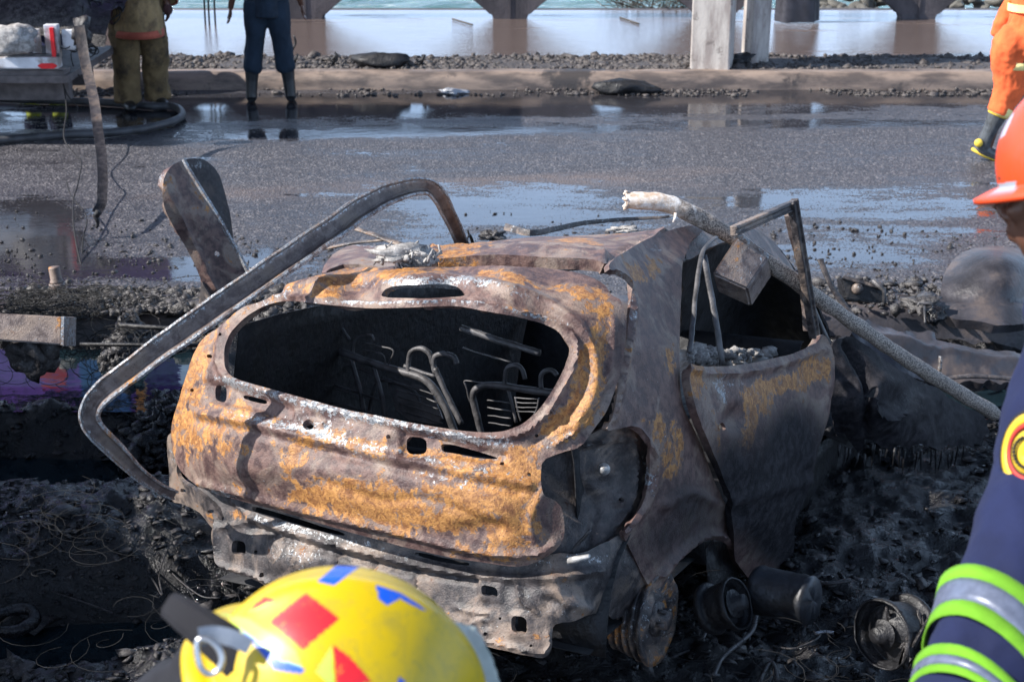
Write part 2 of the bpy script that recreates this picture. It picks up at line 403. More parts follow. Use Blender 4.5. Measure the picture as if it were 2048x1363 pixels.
def segdist(pts, line, closed=False):
    line = np.asarray(line, float); L = list(zip(line[:-1], line[1:]))+([(line[-1], line[0])] if closed else []); D = np.full(len(pts), 1e9)
    for a, b in L:
        ab = b-a; t = np.clip(((pts-a)@ab)/(ab@ab+1e-9), 0, 1); D = np.minimum(D, np.linalg.norm(pts-a-t[:, None]*ab, axis=1))
    return D
class TPS:
    def __init__(s, A, lam=2e-3):
        A = [(u, v, 1/(cdepth(u, v, r[0], r[1]) if len(r) == 2 else r[0])) for u, v, *r in A]
        A = np.array(A); s.c = A[:, :2]/1000; n = len(A); D = np.linalg.norm(s.c[:, None]-s.c[None], axis=2)
        K = D**2*np.log(D+1e-9)+lam*np.eye(n); Q = np.hstack([np.ones((n, 1)), s.c])
        M = np.block([[K, Q], [Q.T, np.zeros((3, 3))]]); s.w = np.linalg.solve(M, np.concatenate([A[:, 2], np.zeros(3)]))
    def __call__(s, uv):
        x = np.atleast_2d(uv)/1000; D = np.linalg.norm(x[:, None]-s.c[None], axis=2)
        return 1/(D**2*np.log(D+1e-9) @ s.w[:len(s.c)]+np.hstack([np.ones((len(x), 1)), x]) @ s.w[len(s.c):])
def unproj(uv, d):
    uv = np.atleast_2d(uv); return CC+(FW+RT*((uv[:, :1]-1024)/FPX)-UP*((uv[:, 1:2]-681.5)/FPX))*np.asarray(d)[:, None]
def blobs(uv, L):
    A = np.zeros((len(uv), 3))
    for ch, x, y, rx, ry, ang, s in L:
        c, q = math.cos(R(ang)), math.sin(R(ang)); d = uv-np.array([x, y]); a = (d[:, 0]*c+d[:, 1]*q)/rx; b = (-d[:, 0]*q+d[:, 1]*c)/ry
        A[:, 'oas'.index(ch)] += s*np.exp(-(a*a+b*b)**1.5)
    return A
def panel(name, outline, anchors, mat, parent, holes=(), step=7, flange=.012, lip=.014, relief=(), dent=.004, dsc=5, paint=(), base=(0, 0, 0), sm=1, rough_edge=0, thick=.0015, label=None):
    """sheet of real metal: outline and holes measured in the photo, laid on a smooth surface through 'anchors'"""
    out = dens(chaikin(outline, sm), step); hs = [dens(chaikin(h, 2), step*.8) for h in holes]
    if rough_edge:
        n = fbm(np.c_[out*.05, np.zeros(len(out))], 1, 4)[:, None]; out = out+n*rough_edge
    x0, y0 = out.min(0); x1, y1 = out.max(0); g = []
    yy = y0; row = 0
    while yy < y1:
        xs = np.arange(x0+(row % 2)*step/2, x1, step); g += [np.c_[xs, np.full(len(xs), yy)]]; yy += step*.87; row += 1
    g = np.concatenate(g); g = g+np.random.uniform(-.12, .12, g.shape)*step
    m = pip(g, out) & (segdist(g, out, True) > step*.55)
    for h in hs: m &= ~pip(g, h) & (segdist(g, h, True) > step*.5)
    g = g[m]; pts = np.concatenate([out]+hs+[g]); E = []; k = 0
    for L in [out]+hs:
        n = len(L); E += [(k+i, k+(i+1) % n) for i in range(n)]; k += n
    V2, _, T, *_ = delaunay_2d_cdt([Vector(p) for p in pts], E, [], 0, 1e-4)
    uv = np.array([tuple(v) for v in V2]); T = np.array([t for t in T if len(t) == 3]); c = uv[T].mean(1); m = pip(c, out)
    for h in hs: m &= ~pip(c, h)
    T = T[m]; a, b, cc = uv[T[:, 0]], uv[T[:, 1]], uv[T[:, 2]]
    cr = (b[:, 0]-a[:, 0])*(cc[:, 1]-a[:, 1])-(b[:, 1]-a[:, 1])*(cc[:, 0]-a[:, 0]); T[cr > 0] = T[cr > 0][:, ::-1]
    tp = TPS(anchors); X = unproj(uv, tp(uv))
    def normals(X):
        N = np.zeros_like(X); fn = np.cross(X[T[:, 1]]-X[T[:, 0]], X[T[:, 2]]-X[T[:, 0]])
        for i in range(3): np.add.at(N, T[:, i], fn)
        return N/(np.linalg.norm(N, axis=1)[:, None]+1e-12)
    N = normals(X); h = dent*fbm(X, dsc, 3)*1.6+dent*.35*fbm(X+9, dsc*4, 2)
    for kind, pl, w, amp in relief:
        amp = amp*1.5
        if kind == 'line': h = h+amp*np.exp(-(segdist(uv, crom(pl, 5) if len(pl) > 2 else pl)/w)**2)
        elif kind == 'step':
            q = np.asarray(pl, float); d = segdist(uv, q, True); ins = pip(uv, q); sd = np.where(ins, d, -d); h = h+amp/(1+np.exp(-sd/w*2.2))
        elif kind == 'dish':
            (cx, cy), (rx, ry) = pl; h = h+amp*np.exp(-(((uv[:, 0]-cx)/rx)**2+((uv[:, 1]-cy)/ry)**2)**w)
    X = X+N*h[:, None]; N = normals(X)
    A = np.array(base)+blobs(uv, paint); V = [X]; Fs = [T]; AA = [A]; nv = len(X)
    idx = {}                                        # edges bordering one triangle only: rims of the sheet
    ed = np.concatenate([T[:, [0, 1]], T[:, [1, 2]], T[:, [2, 0]]]); key = np.sort(ed, 1); _, inv, cnt = np.unique(key, axis=0, return_inverse=True, return_counts=True)
    be = ed[cnt[inv.ravel()] == 1]; bv = np.unique(be); outd = segdist(uv[bv], out, True) < .6; mp = {v: nv+i for i, v in enumerate(bv)}
    fl = np.where(outd, lip, flange); inn = X[bv]-N[bv]*fl[:, None]+FW*0; V.append(inn); AA.append(A[bv]+np.array([0, .12, .1]))
    Q = np.array([(b, a, mp[a]) for a, b in be]+[(b, mp[a], mp[b]) for a, b in be]); Fs.append(Q)
    o = mesh(name, np.concatenate(V), np.concatenate(Fs).astype('i'), mat, parent, True, {'paint': np.concatenate(AA)})
    mod(o, 'SOLIDIFY', thickness=thick, offset=-1)
    mod(o, 'EDGE_SPLIT', split_angle=R(50))
    if label: o['label'] = label
    return o
def circ(x, y, r, ry=None, n=10): return [(x+r*math.cos(2*PI*k/n), y+(ry or r)*math.sin(2*PI*k/n)) for k in range(n)]

#SETTING
def grid(x0, x1, nx, y0, y1, ny):
    xs, ys = np.meshgrid(np.linspace(x0, x1, nx), np.linspace(y0, y1, ny)); i = np.arange(nx*ny).reshape(ny, nx)
    F = np.stack([i[:-1, :-1], i[:-1, 1:], i[1:, 1:], i[1:, :-1]], -1).reshape(-1, 4); return xs.ravel(), ys.ravel(), F
def pxof(x, y, z):
    q = np.stack([x, y, z-CAMH+0*x], -1); d = q@FW; return 1024+FPX*(q@RT)/d, 681.5-FPX*(q@UP)/d
# road ---------------------------------------------------
ROADZ = .2
xs, ys, F = grid(-9, 9, 240, 8.3, 15.1, 150); U_, V_ = pxof(xs, ys, np.full_like(xs, ROADZ))
uv = np.c_[U_, V_]
pud = blobs(uv, [('o', 1050, 420, 330, 55, 1, .75), ('o', 850, 475, 90, 30, 0, .5), ('o', 1800, 410, 300, 42, -3, .55), ('o', 1560, 395, 160, 26, 0, .35), ('o', 1680, 500, 190, 50, 3, .62), ('o', 1900, 470, 160, 34, 0, .35),
    ('o', 70, 480, 110, 90, 0, 1.1), ('o', 300, 535, 250, 24, 0, 1.2), ('o', 560, 520, 100, 30, 0, .5), ('o', 330, 225, 560, 50, 0, .50), ('o', 1000, 205, 900, 28, -1, .75), ('o', 900, 262, 560, 11, -1, .85), ('o', 1800, 192, 380, 20, 0, .8), ('o', 1750, 245, 340, 10, 0, .75), ('o', 1400, 225, 500, 10, 0, .5),
    ('o', 1300, 195, 220, 20, 0, .25), ('o', 820, 335, 30, 8, 0, .5), ('o', 640, 385, 100, 12, 0, .2), ('o', 400, 318, 50, 6, 0, .6), ('o', 1150, 210, 200, 30, 0, .15),
    ('a', 1000, 375, 900, 28, 0, .5), ('a', 1300, 345, 500, 18, -3, .45), ('a', 900, 165, 900, 22, 0, .6), ('a', 400, 400, 250, 25, 0, .3)])
zz = ROADZ+.006*n2(xs, ys, .9, 3)
o = mesh('road', np.c_[xs, ys, zz], F, 'asphalt', None, True, {'paint': pud-np.array([.10, 0, 0])}, at=(0, 0, 0)); props(o, kind='structure')
for nm, x0, x1 in (('road', -70, -9), ('road', 9, 70)):
    xs, ys, F = grid(x0, x1, 20, 8.3, 15.1, 8); o = mesh(nm, np.c_[xs, ys, np.full_like(xs, ROADZ)], F, 'asphalt', None, True, {'paint': np.zeros((len(xs), 3))}, at=(0, 0, 0)); props(o, kind='structure')
def sweepx(name, prof, mat, x0, x1, dx, warp=.006, wsc=3):
    xs = np.arange(x0, x1+dx/2, dx); pr = np.array(prof); n = len(pr); V = np.array([(x, p[0], p[1]) for x in xs for p in pr])
    V[:, 1:] += warp*np.stack([fbm(V, wsc, 3), fbm(V+50, wsc, 3)], 1)
    F = np.array([(i*n+k, i*n+k+1, (i+1)*n+k+1, (i+1)*n+k) for i in range(len(xs)-1) for k in range(n-1)])[:, ::-1].copy()
    return mesh(name, V, F, mat, None, True, None, at=(0, 0, 0))
KZ = .37
arc = [(15.1+.11*(1-math.cos(t)), ROADZ+.04+.13*math.sin(t)) for t in np.linspace(0, PI/2, 6)]
props(sweepx('kerb', [(15.07, ROADZ-.1)]+arc+[(15.34, KZ), (15.40, KZ-.06)], 'kerb_concrete', -40, 40, .1), kind='structure')
props(sweepx('roadside_kerb', [(8.48, ROADZ-.03), (8.45, ROADZ+.012), (8.38, ROADZ+.035), (8.24, ROADZ+.04), (8.15, ROADZ+.025), (8.11, ROADZ-.03), (8.10, -.35)], 'kerb_concrete', -40, 40, .08, .02, 2), kind='structure').data.materials[0] = MATS['sheet_grey']
props(sweepx('verge', [(15.33, KZ-.03), (15.55, KZ-.005), (15.9, KZ-.01), (16.22, KZ-.02)], 'verge_gravel', -40, 40, .12, .03, 2.5), kind='structure')
xs, ys, F = grid(-40, 40, 200, 16.2, 19.9, 28); o = mesh('promenade', np.c_[xs, ys, KZ-.015+.004*n2(xs, ys, 1.1, 3)], F, 'wet_paving', None, True, {'paint': np.zeros((len(xs), 3))}, at=(0, 0, 0)); props(o, kind='structure')
b = MB().box((-40, 19.9, -2), (40, 20.1, KZ-.018)); props(b.build('sea_wall', 'dark_concrete', at=(0, 0, 0)), kind='structure')
xs, ys, F = grid(-45, 45, 300, 20.1, 70, 200); amp = np.clip((ys-20)/3, .3, 1)
props(mesh('sea', np.c_[xs, ys, -.7+amp*(.16*n2(xs*.5, ys, .5, 4)+.1*n2(xs*.7, ys, 1.4, 3))], F, 'sea_water', None, True, None, at=(0, 0, 0)), kind='structure')
props(MB().add([(-2500, 70, -.75), (2500, 70, -.75), (2500, 3000, -.75), (-2500, 3000, -.75)], [(0, 1, 2, 3)]).build('sea', 'sea_water', at=(0, 0, 0)), kind='structure')
# soil with the ditch -----------------------------------
WZ = -.10
def soilz(x, y):
    y = np.asarray(y, float)
    p = np.interp(y, [-60, -4, 0, 3.0, 4.1, 4.6, 5.3, 6.2, 6.9, 7.5, 7.9, 8.2], [.75, .75, .75, .68, .02, .0, .02, .0, -.10, -.14, -.02, .02])
    m = 1/(1+np.exp(-(x-1.2)*2)); p = p+np.where((y > 4.1) & (y < 8), -.03*m, 0)
    a = np.clip((y-3.6)/.8, 0, 1)
    p = p+a*(.16*n2(x, y, 1.3, 4)+.05*n2(x+5, y, 5, 4, True)+.02*n2(x, y+8, 17, 3))
    for cx, cy, rx, ry, h in ((-1.05, 8.0, .5, .28, .25), (-2.2, 8.22, .9, .08, .22), (-1.55, 7.6, .22, .5, .3), (-1.3, 6.9, .3, .4, .1), (-1.9, 5.8, .8, .45, .16), (-1.25, 5.0, .35, .3, .10), (-1.9, 4.95, .45, .14, -.40), (-1.50, 5.07, .50, .17, -.62), (-.95, 5.3, .4, .25, -.3), (-2.7, 7.45, .85, .30, -.10), (-2.4, 6.97, .9, .10, .24), (-2.4, 6.62, .85, .13, -.30), (.3, 4.0, .3, .12, .08), (-2.1, 6.5, .9, .22, -.14), (-2.3, 7.7, .7, .2, -.18),
                              (2.6, 7.6, .8, .25, -.12), (2.3, 5.9, .8, .3, .04), (-.2, 4.6, .5, .3, .06)):
        p = p+h*np.exp(-((x-cx)/rx)**2-((y-cy)/ry)**2)
    return p
xs, ys, F = grid(-4, 4.4, 540, 3.3, 8.24, 330); zz = soilz(xs, ys); U_, V_ = pxof(xs, ys, zz)
sp = blobs(np.c_[U_, V_], [('o', 280, 590, 180, 35, 0, .5), ('o', 260, 680, 60, 90, 0, .45), ('o', 330, 790, 90, 60, 0, .2), ('o', 1440, 705, 150, 30, 0, .6), ('o', 1720, 600, 140, 50, 10, .4), ('o', 70, 985, 90, 30, -20, .35), ('o', 400, 1180, 120, 60, 0, .25)])
o = mesh('burnt_ground', np.c_[xs, ys, zz], F, 'burnt_soil', None, True, {'paint': sp}, at=(0, 0, 0)); props(o, kind='structure')
for x0, x1, y0, y1, nx, ny in ((-40, -4, 3.3, 8.24, 60, 30), (4.4, 40, 3.3, 8.24, 60, 30), (-40, 40, -30, 3.3, 60, 60)):
    xs, ys, F = grid(x0, x1, nx, y0, y1, ny); o = mesh('burnt_ground', np.c_[xs, ys, soilz(xs, ys)-(.0 if y1 > 4 else .0)], F, 'burnt_soil', None, True, {'paint': np.zeros((len(xs), 3))}, at=(0, 0, 0)); props(o, kind='structure')
props(MB().add([(-40, 3.4, WZ), (40, 3.4, WZ), (40, 8.2, WZ), (-40, 8.2, WZ)], [(0, 1, 2, 3)]).build('ditch_water', 'ditch_water', at=(0, 0, 0)), kind='structure')
props(MB().add([(-3.9, 6.92, .105), (-1.72, 6.92, .105), (-1.72, 7.82, .105), (-3.9, 7.82, .105)], [(0, 1, 2, 3)]).build('puddle_water', 'ditch_water', at=(0, 0, 0)), kind='structure')

# rubble ---------------------------------------------------
_bm = bmesh.new(); bmesh.ops.create_icosphere(_bm, subdivisions=1, radius=1); ICO = np.array([v.co for v in _bm.verts]); ICF = np.array([[v.index for v in f.verts] for f in _bm.faces]); _bm.free()
_bm = bmesh.new(); bmesh.ops.create_icosphere(_bm, subdivisions=3, radius=1); ICO3 = np.array([v.co for v in _bm.verts]); ICF3 = np.array([[v.index for v in f.verts] for f in _bm.faces]); _bm.free()
def clods(name, pts, size, mat, jag=.35, flat=.7, label=None, cat=None):
    n = len(pts); k = len(ICO); s = size*np.random.lognormal(0, .45, n); ax = np.random.uniform(.35, 1.6, (n, 1, 3)); ax[..., 2] *= flat
    V = ICO[None]*(1+jag*np.random.uniform(-1, 1, (n, k, 1)))*ax; w = np.random.uniform(0, 2*PI, n); c, q = np.cos(w)[:, None], np.sin(w)[:, None]
    V = np.stack([V[..., 0]*c-V[..., 1]*q, V[..., 0]*q+V[..., 1]*c, V[..., 2]], -1)*s[:, None, None]+np.asarray(pts)[:, None]
    F = (ICF[None]+(np.arange(n)*k)[:, None, None]).reshape(-1, 3)
    return props(mesh(name, V.reshape(-1, 3), F, mat, None, False, None, at=(0, 0, 0)), label, cat, None, 'stuff')
def scat(n, x0, x1, y0, y1, zf, dens_=None):
    x = np.random.uniform(x0, x1, n); y = np.random.uniform(y0, y1, n)
    if dens_ is not None: m = np.random.rand(n) < dens_(x, y); x, y = x[m], y[m]
    return np.c_[x, y, zf(x, y)]
g1 = lambda x, y: np.clip(.5+1.6*n2(x, y, 2.2, 3), 0, 1)
clods('shards', scat(5000, -3.2, 3.2, 3.6, 8.1, lambda x, y: soilz(x, y)+.004, g1), .02, 'cinder', .75, .22, 'flat charred shards and flakes scattered through the ditch', 'debris')
clods('clods', scat(15000, -3.2, 3.2, 3.6, 8.1, lambda x, y: soilz(x, y), lambda x, y: g1(x, y)*(soilz(x, y) > WZ-.012)), .012, 'black_clods', .65, .55, 'loose black burnt clods scattered over the muddy ditch', 'rubble')
clods('small_stones', scat(3600, -2.9, -1.1, 7.75, 8.5, lambda x, y: np.maximum(soilz(x, y), np.where(y > 8.05, ROADZ+.04, -1)), lambda x, y: np.clip(1.2-np.abs(y-8.2)*2.5, 0, 1)), .018, 'grey_clods', .45, .8, 'grey crusted rubble heaped along the near road edge at left', 'rubble')
def ell_pts(n, c, rx, ry, h):
    a = np.random.uniform(0, 2*PI, n); r = np.sqrt(np.random.rand(n)); return np.c_[c[0]+rx*r*np.cos(a), c[1]+ry*r*np.sin(a), c[2]+h*(1-r**1.5)*np.random.uniform(.75, 1, n)]
cA = P(255, 655, y=7.75)
clods('rubble_pile', ell_pts(1500, (cA[0], 7.75, -.02), .17, .42, .34), .018, 'grey_clods', .5, .9, 'knobbly heap of grey cinders spilling down from the left road edge', 'rubble')
clods('cinders', ell_pts(1100, (P(330, 790, y=7.0)[0], 7.0, -.06), .28, .42, .2), .022, 'black_clods', .5, .9, 'dark lumpy cinder heap beside the bent metal channel', 'rubble')
clods('road_grit', scat(7000, -3.6, 3.8, 8.5, 10.4, lambda x, y: ROADZ+.004+0*x, lambda x, y: np.clip(1.15-(y-8.4)*.6, .05, 1)*np.clip(.45+1.4*n2(x, y, 2.5, 3), .03, 1)), .0085, 'cinder', .4, .7, 'dark grit and cinders strewn across the wet road behind the car', 'grit')
clods('roadside_rubble', scat(2600, 1.2, 3.3, 7.7, 8.7, lambda x, y: np.maximum(soilz(x, y), np.where(y > 8.0, ROADZ+.05, -1)), lambda x, y: np.clip(.8-np.abs(y-8.35)*2, 0, 1)), .014, 'grey_clods', .45, .7, 'grey rubble along the road edge behind the front of the car', 'rubble')
clods('verge_stones', scat(13000, -7, 7, 15.34, 16.25, lambda x, y: KZ-.01+0*x, lambda x, y: np.clip(.6+1.5*n2(x, y, 1.5, 3), .1, 1)), .017, 'verge_gravel', .4, .7, 'strip of gravel and stones behind the far kerb', 'gravel')
clods('gutter_grit', scat(2600, -7, 5, 14.75, 15.1, lambda x, y: ROADZ+.008+0*x, lambda x, y: np.clip(.4+1.8*n2(x, y, 1.1, 3), 0, 1)), .016, 'verge_gravel', .4, .6, 'small grit washed along the foot of the far kerb', 'grit')
clods('ash_flakes', scat(1500, -2.6, -.4, 4.2, 5.6, lambda x, y: soilz(x, y)+.01, g1), .012, 'cinder', .6, .35, 'shiny wet flakes on the mud below the rear bumper', 'debris')
#CAR
car = thing('burnt_car', (-.10, 4.95, .10), 'burnt-out hatchback with a rusty orange and grey shell, standing in the black ditch', 'car')
def A(*r): return list(r)
hatch = panel('tailgate',
 [(556, 590), (588, 567), (640, 549), (700, 534), (800, 536), (900, 534), (1000, 531), (1100, 536), (1170, 548), (1208, 566), (1222, 590), (1243, 600), (1253, 640), (1250, 700), (1238, 760), (1215, 820), (1190, 855), (1162, 894), (1120, 905), (1084, 920), (1081, 955), (1085, 990), (1110, 1000), (1124, 1014), (1130, 1055), (1126, 1082), (1105, 1106), (1062, 1128), (1030, 1133), (960, 1123), (898, 1114), (777, 1085), (682, 1058), (615, 1038), (540, 1015), (480, 1001), (425, 985), (385, 965), (355, 935), (342, 890), (342, 850), (350, 820), (366, 770), (384, 715), (402, 680), (440, 646), (490, 618), (530, 603)],
 [(345, 850, 'Y', .20), (347, 900, 'Y', .19), (480, 1001, 'Y', .10), (615, 1038, 'Y', .05), (800, 1085, 'Y', .02), (960, 1123, 'Y', .03), (1062, 1128, 'Y', .07), (1128, 1060, 'Y', .13), (1085, 950, 'Y', .11),
  (420, 900, 'Y', .07), (560, 930, 'Y', .0), (700, 960, 'Y', -.03), (860, 990, 'Y', -.02), (1000, 1020, 'Y', .02), (450, 800, 'Y', .11), (600, 835, 'Y', .05), (780, 875, 'Y', .03), (950, 910, 'Y', .06), (1060, 900, 'Y', .13),
  (485, 764, 'Y', .13), (613, 797, 'Y', .09), (752, 830, 'Y', .06), (921, 861, 'Y', .08), (1047, 847, 'Y', .13), (447, 694, 'Y', .20), (385, 705, 'Y', .24), (366, 775, 'Y', .21),
  (492, 632, 'Y', .26), (561, 601, 'Y', .28), (717, 615, 'Y', .23), (915, 612, 'Y', .24), (1085, 646, 'Y', .29), (1140, 701, 'Y', .27), (1109, 774, 'Y', .20), (1162, 890, 'Y', .20), (1190, 780, 'Y', .27), (1225, 790, 'Y', .34), (1250, 690, 'Y', .42),
  (600, 585, 'Y', .24), (760, 588, 'Y', .20), (930, 590, 'Y', .21), (1080, 618, 'Y', .28), (1190, 660, 'Y', .34), (660, 566, 'Y', .24), (850, 566, 'Y', .22), (1020, 572, 'Y', .26), (1150, 600, 'Y', .34), (1230, 620, 'Y', .42), (700, 536, 'Y', .52), (900, 534, 'Y', .50), (1100, 538, 'Y', .54), (1205, 566, 'Y', .55)],
 'burnt_paint', car, step=6.0, flange=.024, lip=.020, dent=.0028, dsc=6, sm=1,
 holes=[[(447, 694), (461, 663), (492, 632), (527, 611), (561, 602), (596, 602), (655, 609), (717, 615), (769, 616), (856, 613), (915, 612), (960, 620), (1029, 632), (1085, 646), (1116, 661), (1139, 691), (1140, 702), (1130, 733), (1109, 774), (1081, 816), (1047, 847), (1012, 861), (977, 865), (921, 861), (821, 845), (752, 830), (697, 820), (613, 797), (544, 778), (485, 762), (461, 751), (448, 733)],
        [(759, 594), (768, 580), (793, 573), (888, 571), (918, 576), (936, 594), (850, 596)],
        [(420, 770), (430, 767), (445, 772), (443, 803), (420, 798)], [(478, 786), (500, 790), (526, 797), (526, 805), (500, 800), (478, 793)],
        circ(615, 848, 12, 11), circ(647, 847, 4), circ(779, 874, 5), circ(383, 780, 4), circ(1103, 822, 5), circ(1073, 871, 4), circ(1058, 948, 4), circ(442, 670, 5, 4), circ(416, 711, 4),
        [(807, 869), (849, 874), (849, 905), (808, 906)], [(878, 884), (905, 886), (980, 908), (998, 915), (960, 914), (905, 903), (880, 900)], circ(1003, 925, 5, 4)],
 base=(.10, 0, .0), relief=[('line', [(436, 690), (452, 655), (485, 622), (527, 600), (561, 592), (655, 600), (769, 606), (915, 602), (1029, 621), (1100, 640), (1145, 668), (1155, 700), (1145, 738), (1122, 785), (1094, 826), (1058, 858), (1012, 874), (921, 872), (752, 841), (613, 808), (470, 762), (438, 733), (436, 690)], 5, .009),
  ('line', [(420, 720), (424, 670), (455, 628), (515, 598), (560, 584)], 4, -.005),
  ('line', [(578, 577), (640, 562), (700, 556), (800, 556), (900, 558), (1000, 572), (1080, 598), (1160, 650), (1190, 720), (1185, 790), (1150, 850)], 9, .012),
  ('line', [(760, 574), (800, 567), (900, 566), (950, 574)], 6, .010), ('line', [(600, 598), (750, 602), (930, 600), (1040, 622)], 4, -.006),
  ('line', [(1225, 640), (1222, 720), (1200, 790), (1165, 850), (1110, 890)], 5, .008), ('line', [(1170, 700), (1172, 760), (1150, 815), (1110, 855), (1070, 885)], 9, -.008),
  ('step', [(410, 762), (446, 765), (585, 812), (584, 843), (530, 832), (520, 822), (412, 802)], 3, -.014),
  ('step', [(800, 862), (860, 868), (1012, 905), (1015, 930), (985, 926), (905, 912), (850, 912), (802, 912)], 3, -.014),
  ('step', [(596, 826), (636, 828), (662, 836), (660, 862), (620, 868), (598, 866)], 4, -.008), ('dish', ((615, 848), (17, 15)), 2, .006), ('dish', ((647, 847), (8, 8)), 2, .007), ('dish', ((779, 874), (10, 10)), 2, .005), ('dish', ((1103, 822), (10, 10)), 2, .007), ('dish', ((1003, 924), (14, 12)), 2, .004),
  ('line', [(400, 826), (520, 850), (640, 882), (800, 918), (940, 945), (1060, 970)], 8, .010), ('line', [(395, 842), (520, 868), (640, 900), (800, 938), (940, 965), (1040, 985)], 8, -.006),
  ('dish', ((650, 905), (90, 24)), 1.2, -.014), ('dish', ((870, 935), (70, 20)), 1.2, -.010), ('line', [(400, 965), (480, 985), (600, 1018), (800, 1064), (950, 1100), (1060, 1108), (1110, 1085)], 7, .010),
  ('line', [(640, 960), (760, 1000), (860, 1000), (1000, 1058)], 10, -.005), ('dish', ((960, 1060), (60, 20)), 1.2, -.012), ('dish', ((500, 940), (50, 26)), 1.2, .008), ('line', [(1085, 985), (1060, 1040), (1075, 1100)], 9, .007)],
 paint=[('o', 430, 870, 75, 50, 10, .55), ('o', 365, 840, 40, 90, 10, .5), ('o', 385, 740, 30, 70, 15, .6), ('o', 420, 680, 30, 40, 40, .4), ('o', 590, 905, 45, 45, 30, .4), ('o', 660, 880, 60, 30, 15, .45), ('o', 860, 915, 190, 24, 12, .5),
  ('o', 700, 1005, 110, 30, 14, .5), ('o', 820, 1010, 150, 50, 10, .55), ('o', 950, 1000, 120, 60, 10, .4), ('o', 1025, 985, 45, 70, 0, .75), ('o', 1030, 1060, 55, 60, 0, .55), ('o', 1040, 930, 35, 45, 0, .75), ('o', 960, 1105, 70, 18, 8, .4), ('o', 1180, 740, 32, 90, 18, .75), ('o', 1120, 850, 60, 28, -35, .6), ('o', 1190, 640, 40, 40, 0, .25),
  ('o', 640, 578, 90, 18, -4, .75), ('o', 700, 552, 120, 20, 0, .6), ('o', 880, 548, 150, 14, 0, .55), ('o', 1070, 565, 90, 14, 10, .4), ('o', 1190, 580, 40, 18, 10, .5), ('o', 1020, 618, 70, 14, 12, .35),
  ('a', 560, 790, 160, 12, 15, .5), ('a', 800, 848, 180, 12, 12, .62), ('a', 650, 850, 90, 30, 12, .45), ('a', 980, 880, 80, 14, 5, .5), ('a', 900, 925, 180, 12, 12, .45), ('a', 720, 900, 60, 18, 10, .35), ('a', 480, 770, 60, 16, 25, .4), ('a', 560, 850, 130, 12, 14, .5), ('a', 440, 985, 70, 12, 12, .55), ('a', 900, 960, 110, 16, 10, .35),
  ('a', 850, 570, 130, 8, 0, .75), ('a', 800, 605, 230, 6, 0, .65), ('a', 1060, 630, 80, 8, 14, .6), ('a', 1010, 580, 90, 8, 14, .4), ('a', 570, 585, 20, 12, 0, .5), ('a', 1130, 870, 60, 8, -30, .35), ('a', 1100, 700, 60, 20, 0, .2), ('a', 520, 610, 40, 8, -30, .4), ('a', 375, 700, 16, 60, 10, .3),
  ('o', 760, 1020, 220, 50, 12, .3), ('o', 1160, 820, 30, 60, 20, .4), ('o', 500, 820, 90, 30, 15, .3), ('o', 560, 1000, 90, 20, 14, .2), ('s', 560, 950, 130, 30, 12, .12), ('s', 1105, 1030, 30, 80, 0, .45), ('s', 960, 1060, 60, 14, 10, .35), ('s', 760, 1075, 200, 14, 12, .25), ('s', 1240, 690, 20, 80, 0, .4), ('s', 1140, 640, 60, 20, 20, .3)])
roof = panel('roof',
 [(640, 552), (655, 522), (668, 506), (700, 490), (760, 494), (830, 495), (880, 498), (940, 488), (1000, 480), (1100, 473), (1200, 468), (1262, 466), (1300, 462), (1335, 452), (1300, 474), (1262, 497), (1238, 512), (1214, 528), (1190, 522), (1150, 517), (1050, 513), (960, 513), (880, 519), (850, 523), (800, 535), (700, 533)],
 [(645, 550, 'Y', .48), (700, 533, 'Y', .56), (800, 533, 'Y', .56), (860, 521, 'Y', .55), (960, 513, 'Y', .57), (1050, 513, 'Y', .6), (1150, 517, 'Y', .64), (1214, 528, 'Y', .66), (700, 490, 'Y', 1.15), (830, 495, 'Y', 1.15), (940, 488, 'Y', 1.2), (1000, 480, 'Y', 1.3), (1100, 473, 'Y', 1.4), (1200, 468, 'Y', 1.5), (1262, 466, 'Y', 1.6), (1335, 452, 'Y', 1.7), (1238, 512, 'Y', .85), (1262, 497, 'Y', 1.05)],
 'burnt_paint', car, step=5.5, lip=.04, dent=.005, dsc=3.5, rough_edge=0,
 relief=[('line', [(868, 512), (960, 504), (1050, 503), (1150, 506), (1210, 515)], 7, .022), ('line', [(1214, 522), (1262, 490), (1310, 465)], 4, -.008), ('line', [(660, 540), (760, 515), (860, 505)], 12, .012)],
 paint=[('o', 920, 505, 80, 16, -6, .8), ('o', 1150, 490, 60, 14, 0, .7), ('o', 1000, 490, 50, 10, 0, .4), ('o', 790, 500, 60, 10, 0, .5), ('a', 720, 488, 60, 6, 5, .5), ('a', 1050, 500, 60, 10, 0, .2), ('s', 700, 525, 60, 18, 0, .2), ('s', 1230, 480, 40, 12, 0, .35), ('o', 1250, 468, 40, 6, 0, .4)])
# roof underside and hidden shell -------------------------------------
def cgrid(name, fn, nu, nv, mat='interior_soot', thick=.004, paint=None):
    V = []; 
    for i in range(nu):
        for j in range(nv): V.append(CW(*fn(i/(nu-1), j/(nv-1))))
    V = np.array(V); V += .012*np.stack([fbm(V, 5, 3), fbm(V+9, 5, 3), fbm(V+19, 5, 3)], 1)
    F = np.array([(i*nv+j, i*nv+j+1, (i+1)*nv+j+1, (i+1)*nv+j) for i in range(nu-1) for j in range(nv-1)])
    o = mesh(name, V, F, mat, car, True, {'paint': np.tile([0, .0, .9], (len(V), 1))}); mod(o, 'SOLIDIFY', thickness=thick, offset=0); return o
cgrid('left_side', lambda a, b: (-.72+.16*max(0, b-.55), .28+a*2.7, .22+b*(.98-.10*a)), 24, 14)
cgrid('floor_pan', lambda a, b: (-.7+1.42*b, .18+a*3.0, .30), 20, 10)
